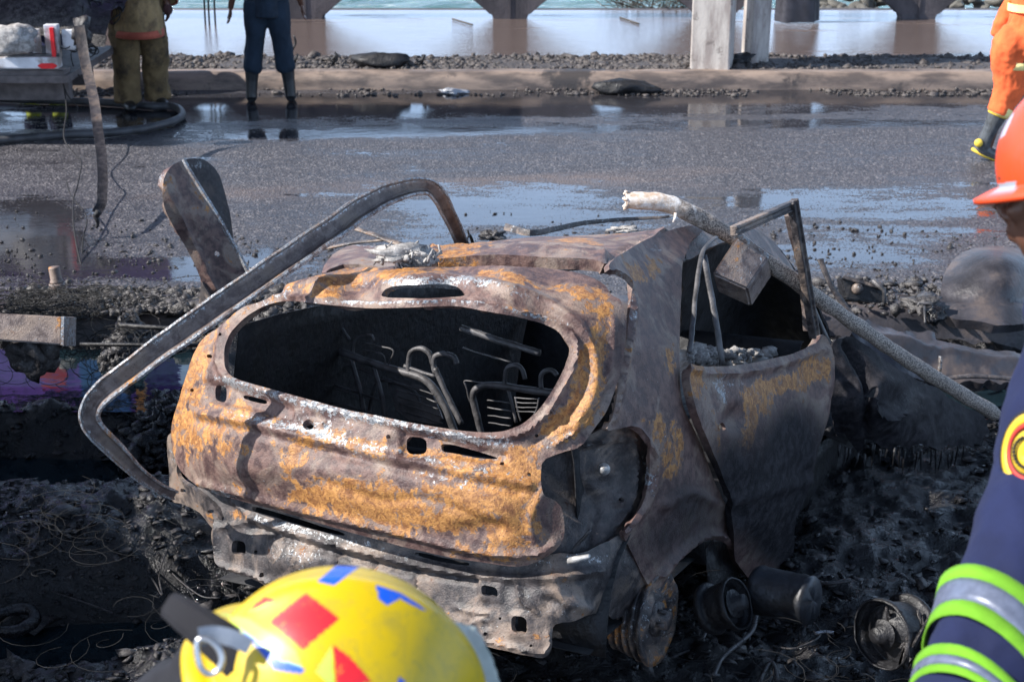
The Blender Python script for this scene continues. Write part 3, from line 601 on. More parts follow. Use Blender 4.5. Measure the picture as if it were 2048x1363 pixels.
cgrid('seat_base', lambda a, b: (-.62+1.24*b, 1.0+.25*a, .32+.25*math.sin(a*3)), 8, 10)
cgrid('dashboard', lambda a, b: (-.68+1.36*b, 2.45+.2*a, .3+.52*math.sin(a*PI*.55)), 10, 12)
cgrid('windscreen_header', lambda a, b: (-.50+1.05*b, 1.30+.25*a, 1.20-.02*a+.16*b), 5, 12)
cgrid('boot_side_trim', lambda a, b: (.66-.08*b, .30+.50*a, .35+.78*b), 8, 10)
# right rear quarter -------------------------------------
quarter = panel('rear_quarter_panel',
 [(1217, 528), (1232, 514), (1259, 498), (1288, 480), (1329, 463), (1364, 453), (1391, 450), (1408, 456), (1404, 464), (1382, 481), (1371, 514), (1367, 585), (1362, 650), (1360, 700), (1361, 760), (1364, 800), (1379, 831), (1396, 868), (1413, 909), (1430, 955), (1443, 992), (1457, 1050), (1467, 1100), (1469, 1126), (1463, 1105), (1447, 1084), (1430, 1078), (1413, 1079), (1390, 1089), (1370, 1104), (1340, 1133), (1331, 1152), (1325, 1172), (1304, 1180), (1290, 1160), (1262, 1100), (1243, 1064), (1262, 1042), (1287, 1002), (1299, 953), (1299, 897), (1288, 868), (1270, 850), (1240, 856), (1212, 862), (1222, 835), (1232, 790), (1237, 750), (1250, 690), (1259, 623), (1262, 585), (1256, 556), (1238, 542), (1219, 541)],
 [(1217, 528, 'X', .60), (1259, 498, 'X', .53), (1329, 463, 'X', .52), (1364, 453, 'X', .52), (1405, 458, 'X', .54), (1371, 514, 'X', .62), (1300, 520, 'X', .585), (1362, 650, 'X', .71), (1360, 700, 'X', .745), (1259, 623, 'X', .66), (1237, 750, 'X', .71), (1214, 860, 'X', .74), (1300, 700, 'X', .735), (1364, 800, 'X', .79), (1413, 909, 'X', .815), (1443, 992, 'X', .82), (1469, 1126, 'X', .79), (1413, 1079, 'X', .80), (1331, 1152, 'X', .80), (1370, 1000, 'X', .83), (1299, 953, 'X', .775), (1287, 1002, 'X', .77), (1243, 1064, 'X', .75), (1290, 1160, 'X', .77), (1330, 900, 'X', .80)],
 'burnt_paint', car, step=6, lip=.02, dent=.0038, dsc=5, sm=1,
 base=(.06, 0, .14), relief=[('line', [(1228, 545), (1252, 558), (1268, 590), (1266, 640), (1254, 710), (1240, 780), (1226, 840)], 5, .010), ('line', [(1275, 858), (1306, 900), (1308, 955), (1292, 1010), (1250, 1064)], 5, .010), ('line', [(1325, 1150), (1345, 1120), (1375, 1092), (1415, 1068), (1450, 1076), (1468, 1110)], 7, .016),  # soot raised in the base: this side's shade put into the colour
  ('line', [(1375, 520), (1372, 600), (1368, 700), (1370, 800), (1400, 870), (1440, 970)], 6, -.006), ('line', [(1330, 1010), (1380, 985), (1440, 1010)], 10, .010), ('dish', ((1330, 560), (35, 80)), 1, -.008)],
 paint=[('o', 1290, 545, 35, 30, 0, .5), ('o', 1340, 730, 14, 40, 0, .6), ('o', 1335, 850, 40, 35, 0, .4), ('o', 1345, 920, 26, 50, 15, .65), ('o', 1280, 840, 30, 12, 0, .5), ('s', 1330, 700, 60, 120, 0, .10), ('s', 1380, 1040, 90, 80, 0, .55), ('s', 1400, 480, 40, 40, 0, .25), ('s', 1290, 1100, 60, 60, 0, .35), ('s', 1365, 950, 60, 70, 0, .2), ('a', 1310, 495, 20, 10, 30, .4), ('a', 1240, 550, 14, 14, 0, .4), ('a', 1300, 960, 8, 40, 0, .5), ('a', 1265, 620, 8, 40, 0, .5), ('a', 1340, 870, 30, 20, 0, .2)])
tub = panel('light_recess', [(1070, 905), (1120, 892), (1165, 878), (1220, 850), (1275, 840), (1312, 885), (1314, 960), (1300, 1010), (1256, 1068), (1240, 1100), (1170, 1130), (1100, 1130), (1075, 1010)],
 [(1085, 925, 'Y', .26), (1100, 1110, 'Y', .18), (1165, 880, 'Y', .36), (1220, 960, 'Y', .42), (1275, 860, 'X', .735), (1308, 900, 'X', .745), (1308, 960, 'X', .755), (1256, 1060, 'X', .735), (1170, 1120, 'Y', .24), (1170, 1000, 'Y', .36)],
 'sooty_metal', car, step=7, dent=.008, dsc=7, sm=1, holes=[circ(1237, 998, 6), circ(1288, 926, 4)],
 relief=[('dish', ((1208, 940), (20, 20)), 2, .006), ('line', [(1262, 870), (1270, 930), (1262, 1000), (1230, 1050)], 6, .012), ('line', [(1110, 900), (1180, 888), (1260, 872)], 5, .010), ('line', [(1150, 960), (1190, 1010), (1180, 1080)], 8, -.01), ('dish', ((1237, 998), (14, 16)), 2, .01)],
 base=(0, 0, .28), paint=[('a', 1290, 940, 10, 60, 0, .35), ('a', 1210, 900, 60, 10, -8, .15), ('s', 1120, 980, 50, 60, 0, .3)])
b = MB(); c = CP(1207, 938, 'Y', .385); ax = CM @ np.array([0, -1, 0.]); b.lathe([(0, .016), (.008, .016), (.0125, .010), (.0135, 0), (.020, -.002), (.020, -.008)], c, ax, 14); b.build('bolt', 'bright_scar', tub)
b = MB(); b.tube([CP(1136, 1120, 'Y', .13), CP(1150, 1118, 'Y', .12), CP(1178, 1112, 'Y', .12)], [.008, .010, .007], 7); b.build('bracket', 'bright_scar', tub, warp=.006, wsc=60)
b = MB(); b.tube(crom([CP(u, v, 'Y', .2) for u, v in ((1140, 1118), (1150, 1095), (1168, 1075), (1180, 1060))], 3), .006, 6); b.build('wire', 'charred_tube', tub, warp=.004, wsc=60)
# rear crossmember ---------------------------------------
cross = panel('rear_crossmember',
 [(392, 960), (440, 985), (480, 1000), (560, 1016), (615, 1030), (700, 1055), (777, 1078), (898, 1107), (1042, 1126), (1110, 1104), (1160, 1108), (1210, 1084), (1243, 1064), (1262, 1100), (1290, 1160), (1300, 1178), (1292, 1205), (1232, 1241), (1214, 1228), (1188, 1226), (1173, 1229), (1155, 1238), (1130, 1244), (1106, 1250), (1104, 1270), (1104, 1298), (1096, 1312), (1083, 1317), (1040, 1308), (966, 1291), (925, 1277), (890, 1255), (880, 1228), (872, 1205), (850, 1190), (780, 1180), (700, 1180), (600, 1185), (545, 1182), (524, 1164), (489, 1150), (452, 1141), (434, 1124), (426, 1100), (423, 1068), (430, 1044), (425, 1025), (400, 1005)],
 [(392, 960, 'Y', .22), (424, 1068, 'Y', .16), (434, 1124, 'Y', .14), (545, 1180, 'Y', .10), (480, 1000, 'Y', .17), (615, 1030, 'Y', .12), (777, 1078, 'Y', .09), (898, 1107, 'Y', .09), (1042, 1126, 'Y', .12), (700, 1180, 'Y', .07), (872, 1205, 'Y', .07), (966, 1290, 'Y', .04), (1090, 1314, 'Y', .05), (1104, 1250, 'Y', .09), (1000, 1180, 'Y', .08), (1173, 1229, 'Y', .16), (1232, 1240, 'X', .70), (1300, 1178, 'X', .765), (1243, 1064, 'X', .735), (1160, 1108, 'Y', .19), (1205, 1150, 'Y', .24), (1262, 1110, 'X', .75)],
 'sooty_metal', car, step=6, flange=.02, lip=.016, dent=.006, dsc=8, sm=1, rough_edge=2,
 holes=[[(466, 1079), (494, 1082), (494, 1112), (466, 1107)], [(1025, 1229), (1055, 1233), (1056, 1269), (1025, 1262)], [(965, 1167), (997, 1174), (999, 1196), (967, 1189)],
        [(505, 1010), (560, 1026), (640, 1050), (690, 1065), (690, 1072), (620, 1056), (540, 1031), (506, 1020)], [(830, 1102), (900, 1117), (940, 1124), (938, 1131), (880, 1122), (830, 1110)], circ(513, 1103, 4), circ(526, 1148, 5), circ(1000, 1236, 3), circ(973, 1266, 4), circ(1062, 1290, 3), circ(422, 1022, 6)],
 relief=[('line', [(432, 1050), (433, 1110), (448, 1132), (500, 1146), (540, 1164)], 4, .009), ('line', [(440, 1056), (500, 1040), (516, 1020)], 4, .008), ('line', [(470, 1000), (520, 1040), (640, 1078), (800, 1120), (960, 1150), (1080, 1158), (1200, 1140)], 8, .014), ('line', [(500, 1055), (640, 1098), (800, 1140), (950, 1160)], 7, -.014),
  ('step', [(460, 1072), (500, 1076), (500, 1118), (460, 1112)], 3, .004), ('step', [(1018, 1222), (1062, 1226), (1063, 1277), (1018, 1270)], 3, .005), ('step', [(958, 1160), (1005, 1168), (1008, 1204), (960, 1198)], 3, .006),
  ('line', [(892, 1250), (930, 1268), (1000, 1288), (1078, 1304), (1096, 1292), (1096, 1262)], 4, .008), ('line', [(912, 1212), (945, 1222), (980, 1228), (982, 1240), (955, 1240), (935, 1260), (905, 1255)], 4, .006), ('dish', ((972, 1266), (10, 10)), 2, .005),
  ('dish', ((600, 1120), (60, 30)), 1.2, .018), ('line', [(592, 1070), (590, 1110), (600, 1160)], 3, -.008), ('line', [(675, 1090), (672, 1150)], 3, -.008), ('line', [(745, 1110), (745, 1170)], 3, -.008), ('line', [(830, 1130), (832, 1180)], 3, -.008), ('line', [(1035, 1160), (1045, 1200), (1075, 1225)], 4, .008), ('line', [(1110, 1160), (1130, 1200), (1175, 1215)], 10, .012), ('dish', ((1100, 1205), (25, 14)), 1.5, -.012)],
 base=(.04, .06, .16), paint=[('a', 600, 1105, 60, 24, 10, .45), ('a', 560, 1045, 90, 8, 14, .4), ('a', 700, 1085, 160, 8, 14, .35), ('o', 545, 1110, 14, 50, -15, .35), ('o', 480, 1030, 30, 14, 10, .45), ('o', 420, 1000, 25, 25, 0, .35), ('s', 800, 1130, 140, 24, 10, .2), ('s', 1150, 1150, 110, 30, 0, .25), ('a', 1170, 1120, 90, 14, -4, .35), ('a', 1120, 1220, 60, 14, 0, .2), ('s', 900, 1130, 160, 10, 8, .35), ('s', 1240, 1170, 40, 50, 0, .35), ('a', 920, 1245, 60, 30, 14, .15)])
cross.modifiers['solidify'].thickness = .002
lq = panel('left_corner_bracket', [(334, 872), (346, 862), (350, 905), (354, 950), (372, 966), (402, 985), (430, 1010), (446, 1040), (430, 1060), (408, 1030), (372, 1008), (338, 1002), (340, 960), (334, 915)], [(334, 872, 'Y', .27), (350, 905, 'Y', .24), (338, 1002, 'Y', .30), (372, 966, 'Y', .22), (446, 1040, 'Y', .16), (408, 1030, 'Y', .22), (340, 960, 'Y', .29)],
 'sooty_metal', car, step=5, dent=.006, dsc=12, rough_edge=2, holes=[circ(424, 1022, 6, 5), [(362, 975), (374, 978), (372, 987), (361, 984)]], paint=[('o', 425, 1030, 16, 20, 0, .4), ('a', 346, 900, 8, 40, 0, .3)])
# rear door --------------------------------------------------
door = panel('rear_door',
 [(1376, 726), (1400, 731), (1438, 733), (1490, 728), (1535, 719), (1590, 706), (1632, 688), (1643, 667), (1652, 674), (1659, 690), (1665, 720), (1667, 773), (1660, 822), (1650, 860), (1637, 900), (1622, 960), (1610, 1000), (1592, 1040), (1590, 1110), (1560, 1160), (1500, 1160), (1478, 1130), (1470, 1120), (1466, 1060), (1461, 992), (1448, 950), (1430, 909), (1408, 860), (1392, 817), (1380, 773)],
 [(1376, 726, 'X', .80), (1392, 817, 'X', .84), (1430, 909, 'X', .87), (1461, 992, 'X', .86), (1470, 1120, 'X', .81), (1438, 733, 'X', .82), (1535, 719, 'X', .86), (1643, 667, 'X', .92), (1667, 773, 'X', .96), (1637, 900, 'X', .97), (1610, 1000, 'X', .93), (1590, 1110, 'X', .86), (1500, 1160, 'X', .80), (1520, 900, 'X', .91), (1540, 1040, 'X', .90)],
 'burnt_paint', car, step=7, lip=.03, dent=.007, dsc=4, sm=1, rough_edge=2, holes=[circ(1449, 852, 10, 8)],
 base=(.05, 0, .20), relief=[('dish', ((1474, 836), (22, 26)), 1.5, -.018), ('line', [(1380, 738), (1440, 748), (1540, 735), (1640, 700)], 6, .010), ('line', [(1650, 700), (1655, 780), (1640, 860), (1620, 930)], 7, .010), ('line', [(1470, 1000), (1540, 980), (1620, 960)], 14, .010)],  # sootier base darkens the door, painting in the shade of this side
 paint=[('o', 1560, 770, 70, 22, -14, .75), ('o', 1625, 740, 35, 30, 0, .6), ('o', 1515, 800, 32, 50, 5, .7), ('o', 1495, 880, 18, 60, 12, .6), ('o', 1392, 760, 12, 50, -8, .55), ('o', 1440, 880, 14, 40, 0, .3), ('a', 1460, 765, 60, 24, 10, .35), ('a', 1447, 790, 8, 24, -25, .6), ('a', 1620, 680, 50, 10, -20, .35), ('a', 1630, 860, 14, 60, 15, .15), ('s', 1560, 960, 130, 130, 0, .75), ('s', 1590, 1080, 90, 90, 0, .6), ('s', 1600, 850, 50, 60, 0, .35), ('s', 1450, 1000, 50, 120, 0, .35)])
def bar(name, pts, w, mat='charred_tube', parent=car, t=.5, ax=None, paint=None, n=8):
    """rectangular-section bar through 3-D points"""
    b = MB(); pts = crom(pts, 5) if len(pts) > 2 else np.array(pts, float); b.tube(pts, w, n, True, t); return b.build(name, mat, parent, warp=.0035, wsc=22, paint=paint)
wf = thing('rear_window_frame', CP(1600, 480, 'X', .9), None, None); wf.parent = car; wf.location = Vector(CP(1600, 480, 'X', .9))-car.location
pa = (0, .15, .25)
def boxbar(name, pts, w, mat, parent, paint=None, depth=.03):
    """square profile swept through points, facing the camera side of the door"""
    pts = np.asarray(pts, float); nrm = CM @ np.array([1., -.25, .1]); nrm /= np.linalg.norm(nrm); V = []; T = np.gradient(pts, axis=0)
    for p, t in zip(pts, T):
        t = t/np.linalg.norm(t); s = np.cross(t, nrm); s /= np.linalg.norm(s)
        for a, c in ((-.5, 0), (-.36, .10), (-.2, .13), (-.1, -.15), (.25, -.15), (.36, .10), (.5, 0), (.5, -1), (-.5, -1)): V.append(p+s*a*w+nrm*c*depth)
    n = 9; F = [(i*n+k, i*n+(k+1) % n, (i+1)*n+(k+1) % n, (i+1)*n+k) for i in range(len(pts)-1) for k in range(n)]+[tuple(range(n))[::-1], tuple(range((len(pts)-1)*n, len(pts)*n))]
    V = np.array(V); V += .003*np.stack([fbm(V, 25, 3), fbm(V+5, 25, 3), fbm(V+8, 25, 3)], 1)
    o = mesh(name, V, F, mat, parent, False, {'paint': np.tile(np.array(paint or pa), (len(V), 1))}); mod(o, 'BEVEL', width=.002, segments=1); return o
def seg(a, b, n=14): a, b = np.array(a), np.array(b); return [a+(b-a)*k/(n-1) for k in range(n)]
boxbar('top_rail', seg(CP(1474, 462, 'X', .80), CP(1598, 408, 'X', .90)), .036, 'sooty_metal', wf)
boxbar('front_rail', seg(CP(1592, 402, 'X', .90), CP(1636, 672, 'X', .93)), .042, 'sooty_metal', wf)
boxbar('glass_channel', seg(CP(1583, 428, 'X', .87), CP(1613, 545, 'X', .89))+seg(CP(1613, 550, 'X', .89), CP(1622, 660, 'X', .90)), .022, 'speckled_metal', wf, (0, 0, .4))
bar('divider_bar', [CP(1408, 510, 'X', .70), CP(1424, 600, 'X', .75), CP(1436, 670, 'X', .79), CP(1444, 728, 'X', .81)], .012, 'charred_tube', wf)
bar('curved_channel', [CP(u, v, 'X', x) for u, v, x in ((1432, 474, .68), (1410, 495, .69), (1400, 526, .71), (1393, 575, .73), (1386, 640, .76), (1379, 704, .79))], .009, 'charred_tube', wf)
# side opening frame (B pillar, roof rail) and windscreen pillar
panel('roof_side_rail', [(1374, 500), (1390, 470), (1420, 452), (1475, 440), (1505, 450), (1545, 480), (1575, 515), (1592, 540), (1580, 560), (1555, 520), (1520, 490), (1480, 476), (1440, 488), (1412, 500), (1376, 520)], [(1374, 510, 'X', .60), (1420, 452, 'X', .50), (1475, 440, 'X', .48), (1545, 480, 'X', .5), (1592, 545, 'X', .62), (1440, 488, 'X', .58), (1520, 490, 'X', .56)], 'sooty_metal', car, step=6, dent=.01, base=(0, .05, .15), paint=[('o', 1380, 480, 20, 20, 0, .3)])
bar('windscreen_pillar', [CP(1592, 540, 'X', .62), CP(1620, 600, 'X', .68), CP(1660, 690, 'X', .76)], .022, 'charred_tube')
bar('windscreen_pillar', [CP(1640, 518, 'X', .80), CP(1662, 570, 'X', .86), CP(1690, 612, 'X', .92), CP(1730, 665, 'X', 1.02)], .016, 'sooty_metal', paint=(0, .1, .4))
panel('dark_window_fill', [(1362, 500), (1412, 482), (1475, 446), (1530, 470), (1588, 535), (1635, 600), (1660, 690), (1640, 712), (1500, 700), (1362, 720)], [(1378, 500, 'X', .45), (1475, 446, 'X', .35), (1588, 535, 'X', .45), (1660, 690, 'X', .55), (1500, 700, 'X', .05), (1380, 705, 'X', .05), (1500, 580, 'X', .12)], 'interior_soot', car, step=9, dent=.02, base=(0, 0, 1))  # black sheet standing in for the darkness inside, behind the side window
# front wing ---------------------------------------------------------
wing = panel('front_wing',
 [(1648, 700), (1680, 688), (1700, 660), (1735, 690), (1775, 722), (1815, 745), (1850, 766), (1910, 800), (1978, 836), (1985, 870), (1975, 890), (1930, 885), (1890, 900), (1850, 890), (1830, 905), (1800, 885), (1770, 900), (1740, 880), (1715, 905), (1690, 870), (1668, 880), (1655, 800)],
 [(1648, 700, 'X', .88), (1700, 665, 'X', .95), (1775, 722, 'X', 1.06), (1850, 766, 'X', 1.16), (1978, 836, 'X', 1.34), (1985, 880, 'X', 1.36), (1890, 900, 'X', 1.26), (1800, 885, 'X', 1.16), (1715, 905, 'X', 1.0), (1668, 870, 'X', .92), (1780, 800, 'X', 1.16)],
 'sooty_metal', car, step=6, lip=.02, dent=.018, dsc=7, rough_edge=16, holes=[circ(1749, 782, 11, 12)],
 relief=[('dish', ((1786, 802), (32, 30)), 2, -.035), ('line', [(1755, 800), (1762, 830), (1790, 838), (1815, 825)], 4, .014), ('line', [(1700, 690), (1735, 760), (1728, 860)], 8, -.03)],
 base=(0, .0, .95), paint=[('a', 1715, 780, 12, 60, 10, .35), ('a', 1760, 740, 70, 16, 35, .3), ('a', 1850, 820, 90, 26, 30, .3), ('a', 1760, 825, 10, 20, 0, .5), ('a', 1830, 800, 20, 50, 20, .4)])
panel('inner_wing', [(1655, 770), (1720, 700), (1850, 780), (1980, 860), (1975, 960), (1850, 985), (1700, 1010), (1610, 1060), (1600, 960)], [(1655, 770, 'X', .70), (1850, 780, 'X', .95), (1980, 860, 'X', 1.1), (1975, 960, 'X', 1.0), (1700, 1010, 'X', .78), (1600, 1050, 'X', .72), (1610, 960, 'X', .70)], 'soot_black', car, step=9, dent=.03, dsc=6, rough_edge=20)
b = MB(); 
for k in range(26):
    u = 1680+k*12+random.uniform(-5, 5); v = 895+random.uniform(-10, 14); a = CP(u, v, 'X', 1.0+(u-1680)/900); b.tube([a, a+np.array([0, 0, -.03]), a+np.array([random.uniform(-.01, .01), 0, -random.uniform(.05, .13)])], [.007, .006, .002], 5)
props(b.build('melted_drips', 'soot_black', car), kind='stuff')
# seat frames seen through the tailgate opening
def ctube(name, px, r, mat='charred_tube', Y=.95, parent=car):
    pts = [CP(u, v, 'Y', (y[0] if y else Y)) for u, v, *y in px]; b = MB(); b.tube(crom(pts, 6), r, 9); return b.build(name, mat, parent, warp=.003, wsc=30)
seatL = thing('seat_frame', CP(800, 740, 'Y', .95), None, None); seatL.location = Vector(seatL.location)-car.location; seatL.parent = car
seatR = thing('seat_frame', CP(1040, 790, 'Y', .95), None, None); seatR.location = Vector(seatR.location)-car.location; seatR.parent = car
ctube('top_tube', [(600, 676), (660, 695), (724, 719), (780, 737), (820, 748), (850, 759), (872, 783), (891, 816), (905, 850), (915, 880)], .0155, parent=seatL)
ctube('headrest_loop', [(818, 745), (817, 722), (822, 703), (842, 696), (858, 706), (866, 730)], .010, parent=seatL)
ctube('headrest_loop', [(872, 745), (867, 728), (871, 712), (890, 708), (908, 714), (914, 728)], .011, parent=seatL)
ctube('brace', [(808, 731), (835, 741), (872, 752)], .007, parent=seatL)
ctube('side_tube', [(870, 735), (885, 770), (905, 812), (923, 848)], .011, parent=seatL, Y=.9)
ctube('headrest_loop', [(646, 705), (647, 680), (655, 658), (680, 655), (692, 668), (700, 680)], .006, parent=seatL)
ctube('headrest_loop', [(707, 712), (706, 692), (714, 676), (742, 671), (748, 682)], .006, parent=seatL)
ctube('rung', [(722, 684), (760, 692), (786, 700), (780, 722), (768, 742)], .0035, parent=seatL)
ctube('rung', [(724, 698), (750, 704), (768, 712), (772, 738)], .003, parent=seatL)
ctube('rung', [(585, 652), (605, 655), (632, 663)], .004, parent=seatL); ctube('spring_wire', [(620, 763), (680, 780), (740, 798)], .002, parent=seatL)
ctube('top_tube', [(963, 872), (955, 835), (946, 798), (952, 778), (978, 770), (1020, 774), (1070, 781), (1125, 788)], .0135, parent=seatR)
ctube('headrest_loop', [(1010, 770), (1010, 750), (1016, 735), (1032, 730), (1045, 740), (1050, 758)], .009, parent=seatR)
ctube('headrest_loop', [(1082, 776), (1081, 758), (1087, 744), (1102, 740), (1114, 750)], .009, parent=seatR)
ctube('wire', [(940, 804), (932, 775), (930, 761), (960, 764), (1000, 768)], .0028, parent=seatR)
ctube('side_tube', [(1015, 775), (1022, 800), (1033, 845)], .006, parent=seatR)
for k in range(4): ctube('rung', [(1030+k, 795+k*9), (1050+k, 796+k*9), (1076, 797+k*9)], .0026, parent=seatR)
ctube('side_tube', [(1030, 793), (1036, 820), (1042, 842)], .0035, parent=seatR); ctube('side_tube', [(1077, 795), (1074, 815), (1064, 840)], .0035, parent=seatR)
for (u0, v0, u1, v1, r_) in ((612, 690, 640, 800, .009), (700, 712, 728, 822, .010), (745, 728, 772, 838, .010), (640, 760, 760, 800, .006), (655, 800, 770, 835, .005), (560, 672, 575, 770, .008)): ctube('side_tube', [(u0, v0), ((u0+u1)/2+3, (v0+v1)/2), (u1, v1)], r_, parent=seatL)
for k in range(5): ctube('rung', [(790+3*k, 765+k*14), (830+3*k, 776+k*14), (872+3*k, 790+k*14)], .003, parent=seatL, Y=.98)
for k in range(4): ctube('rung', [(975, 800+k*15), (1000, 803+k*15), (1022, 806+k*15)], .0028, parent=seatR, Y=.97)
ctube('lower_tube', [(735, 850), (745, 790), (760, 762), (800, 768), (835, 790), (850, 850)], .007, parent=seatL, Y=1.02)
pan_ = panel('seat_back_pan', [(770, 750), (860, 775), (890, 850), (800, 838)], [(770, 750, 'Y', 1.05), (860, 775, 'Y', 1.05), (890, 850, 'Y', .98), (800, 838, 'Y', .98)], 'charred_tube', seatL, step=7, dent=.01, base=(0, 0, .4))
ctube('burnt_strut', [(922, 655), (960, 668), (1000, 682), (1040, 694), (1080, 706)], .012, 'charred_tube', Y=.7); ctube('cable', [(926, 694), (960, 706), (1022, 724)], .0035, Y=.72)
for k in range(6):
    u = 600+k*36; ctube('spring_wire', [(u, 700+k*12), (u+40, 712+k*12), (u+75, 726+k*12)], .0016, Y=1.02, parent=seatL)
# rear hub with bare rim
def rimobj(name, c, ax, R0, mat, parent, rings=5, wdt=.15, label=None, cat=None):
    b = MB(); pr = [(R0*.35, -.02), (R0*.5, -.01), (R0*.62, -.03)]
    for k in range(rings):
        h = wdt*k/rings; pr += [(R0*(.92-.06*k), -.01-h), (R0*(1.02-.05*k), -.006-h), (R0*(1.02-.05*k), -.020-h), (R0*(.90-.06*k), -.022-h)]
    b.lathe(pr, c, ax, 36); b.lathe([(0, .03), (.03, .03), (.035, .0), (R0*.38, -.005), (R0*.4, -.03)], c, ax, 20)
    N = np.cross(ax, [0, 0, 1.]); N /= np.linalg.norm(N); B = np.cross(ax, N)
    for k in range(5):
        w = 2*PI*k/5; q = c+(N*math.cos(w)+B*math.sin(w))*R0*.24; b.tube([q-ax*.01, q+ax*.025], .008, 7)
    o = b.build(name, mat, parent, warp=.007, wsc=18, paint=lambda V: np.c_[.25+.3*fbm(V, 12, 3), .25+.2*fbm(V+2, 12, 2), .0+.15*fbm(V+4, 9, 2)])
    return props(o, label, cat)
axR = CM @ np.array([1., -.05, 0.]); rimobj('rear_wheel_rim', CP(1322, 1238, 'X', .80), axR, .155, 'sooty_metal', car)
b = MB(); b.tube([CW(-.6, .65, .25), CW(.7, .65, .25)], .035, 10); b.build('rear_axle', 'soot_black', car)
cgrid('wheel_house', lambda a, b: (.76-.30*b, .68+.46*math.cos(PI*(1-a)), .28+.42*math.sin(PI*a)), 14, 6, 'soot_black')
cgrid('sill', lambda a, b: (.76-.02*b, 1.2+1.9*a, .10+.22*b), 14, 4, 'soot_black')
cgrid('engine_bay', lambda a, b: (-.6+1.5*b, 2.6+.9*a, .25+.28*math.sin(PI*min(1, a+.2))*(.6+.4*math.sin(b*9))), 22, 16, 'soot_black')
# ash on the sill seen through the side window
pts = [CP(1380+180*random.random(), 700+26*random.random(), 'X', .55) for _ in range(420)]
ashs = clods('ash_heap', [p for p in pts], .012, 'ash', .5, .8); ashs.location = -Vector(car.location); ashs.parent = car; del ashs['kind']; ashs['kind'] = 'stuff'
cgrid('seat_cushion', lambda a, b: (.2+.45*b, 1.2+1.1*a, .78+.03*math.sin(7*a)), 12, 6, 'soot_black')
#WRECKAGE
def tdep(pts):
    """(u, v, depth) list to world points"""
    return np.array([P(u, v, d=d) for u, v, d in pts])
# long bent channel ----------------------------------------------------
px = [(352, 990, 5.12), (318, 975, 5.06), (280, 948, 4.98), (235, 905, 4.90), (196, 865, 4.84), (180, 838, 4.82), (184, 812, 4.80), (205, 785, 4.78), (245, 752, 4.77), (330, 690, 4.77), (440, 612, 4.80), (560, 530, 4.88), (650, 467, 5.0), (720, 420, 5.15), (775, 390, 5.28), (820, 376, 5.38), (858, 375, 5.46), (880, 395, 5.52), (897, 428, 5.60), (915, 468, 5.70), (932, 505, 5.80)]
wd = [.03, .036, .046, .058, .064, .066, .068, .072, .074, .080, .084, .086, .086, .082, .076, .066, .058, .056, .052, .05, .048]
C3 = crom(tdep(px), 8); wd = np.interp(np.linspace(0, 1, len(C3)), np.linspace(0, 1, len(wd)), wd)
def channel(name, C3, wd, prof, mat, parent=None, paint=None, view=None, warp=.004):
    T = np.gradient(C3, axis=0); T /= np.linalg.norm(T, axis=1)[:, None]; V = []; n = len(prof)
    for p, t, w in zip(C3, T, wd):
        vd = (CC-p) if view is None else np.array(view, float); vd = vd/np.linalg.norm(vd); s = np.cross(t, vd); s /= np.linalg.norm(s); nn = np.cross(s, t)
        for a, c in prof: V.append(p+s*a*w+nn*c*w)
    V = np.array(V); V += warp*np.stack([fbm(V+k, 9, 4) for k in (0, 40, 80)], 1)
    F = np.array([(i*n+k, i*n+k+1, (i+1)*n+k+1, (i+1)*n+k) for i in range(len(C3)-1) for k in range(n-1)])
    A = np.array([paint(a, i/len(C3)) if paint else (0, 0, 0) for i in range(len(C3)) for a, c in prof])
    o = mesh(name, V, F, mat, parent, True, {'paint': A}); mod(o, 'SOLIDIFY', thickness=.003, offset=0); mod(o, 'EDGE_SPLIT', split_angle=R(35)); return o
ch = thing('bent_door_frame', C3.mean(0), 'long bent steel channel arching over the left rear corner of the burnt car', 'scrap metal')
prof = [(-.50, -.22), (-.50, .10), (-.44, .13), (-.40, .06), (-.36, -.12), (-.15, -.16), (.02, -.13), (.10, -.16), (.24, -.12), (.30, .04), (.34, .14), (.42, .16), (.50, .10), (.50, -.2)]
channel('channel', C3, wd, prof, 'speckled_metal', ch, lambda a, t: (.25 if a > .28 and .1 < t < .6 else 0, .62 if (abs(a) > .33) else (.1 if a > .05 else 0), .0 if abs(a) > .3 else .42), warp=.005)  # lips paled, inside darkened: light and shade put into the paint
# upright curled sheet on the road edge ------------------------------------
def dpanel(name, outline, anch, mat, parent=None, **k): return panel(name, outline, [(u, v, d) for u, v, d in anch], mat, parent, **k)
sh = thing('bent_body_panel', P(430, 600, d=7.95), 'rust brown curled body panel standing upright on the road edge behind the channel', 'scrap metal')
dpanel('front_sheet', [(322, 384), (330, 350), (344, 330), (366, 320), (374, 335), (396, 372), (420, 410), (450, 462), (480, 515), (500, 552), (470, 580), (436, 606), (418, 600), (408, 575), (392, 535), (372, 495), (348, 455), (330, 420)],
 [(322, 384, 7.75), (330, 350, 7.75), (366, 320, 7.92), (420, 410, 7.98), (500, 552, 8.02), (436, 606, 7.95), (372, 495, 7.88), (385, 440, 7.86), (348, 400, 7.78)], 'burnt_paint', sh, step=6, lip=.05, dent=.006, holes=[circ(435, 507, 6)], relief=[('line', [(330, 380), (360, 440), (400, 520), (430, 580)], 8, .02)],
 base=(.05, .0, .12), paint=[('o', 385, 385, 30, 60, -30, .15), ('s', 345, 420, 20, 70, -30, .2), ('a', 330, 350, 10, 30, 0, .3)])
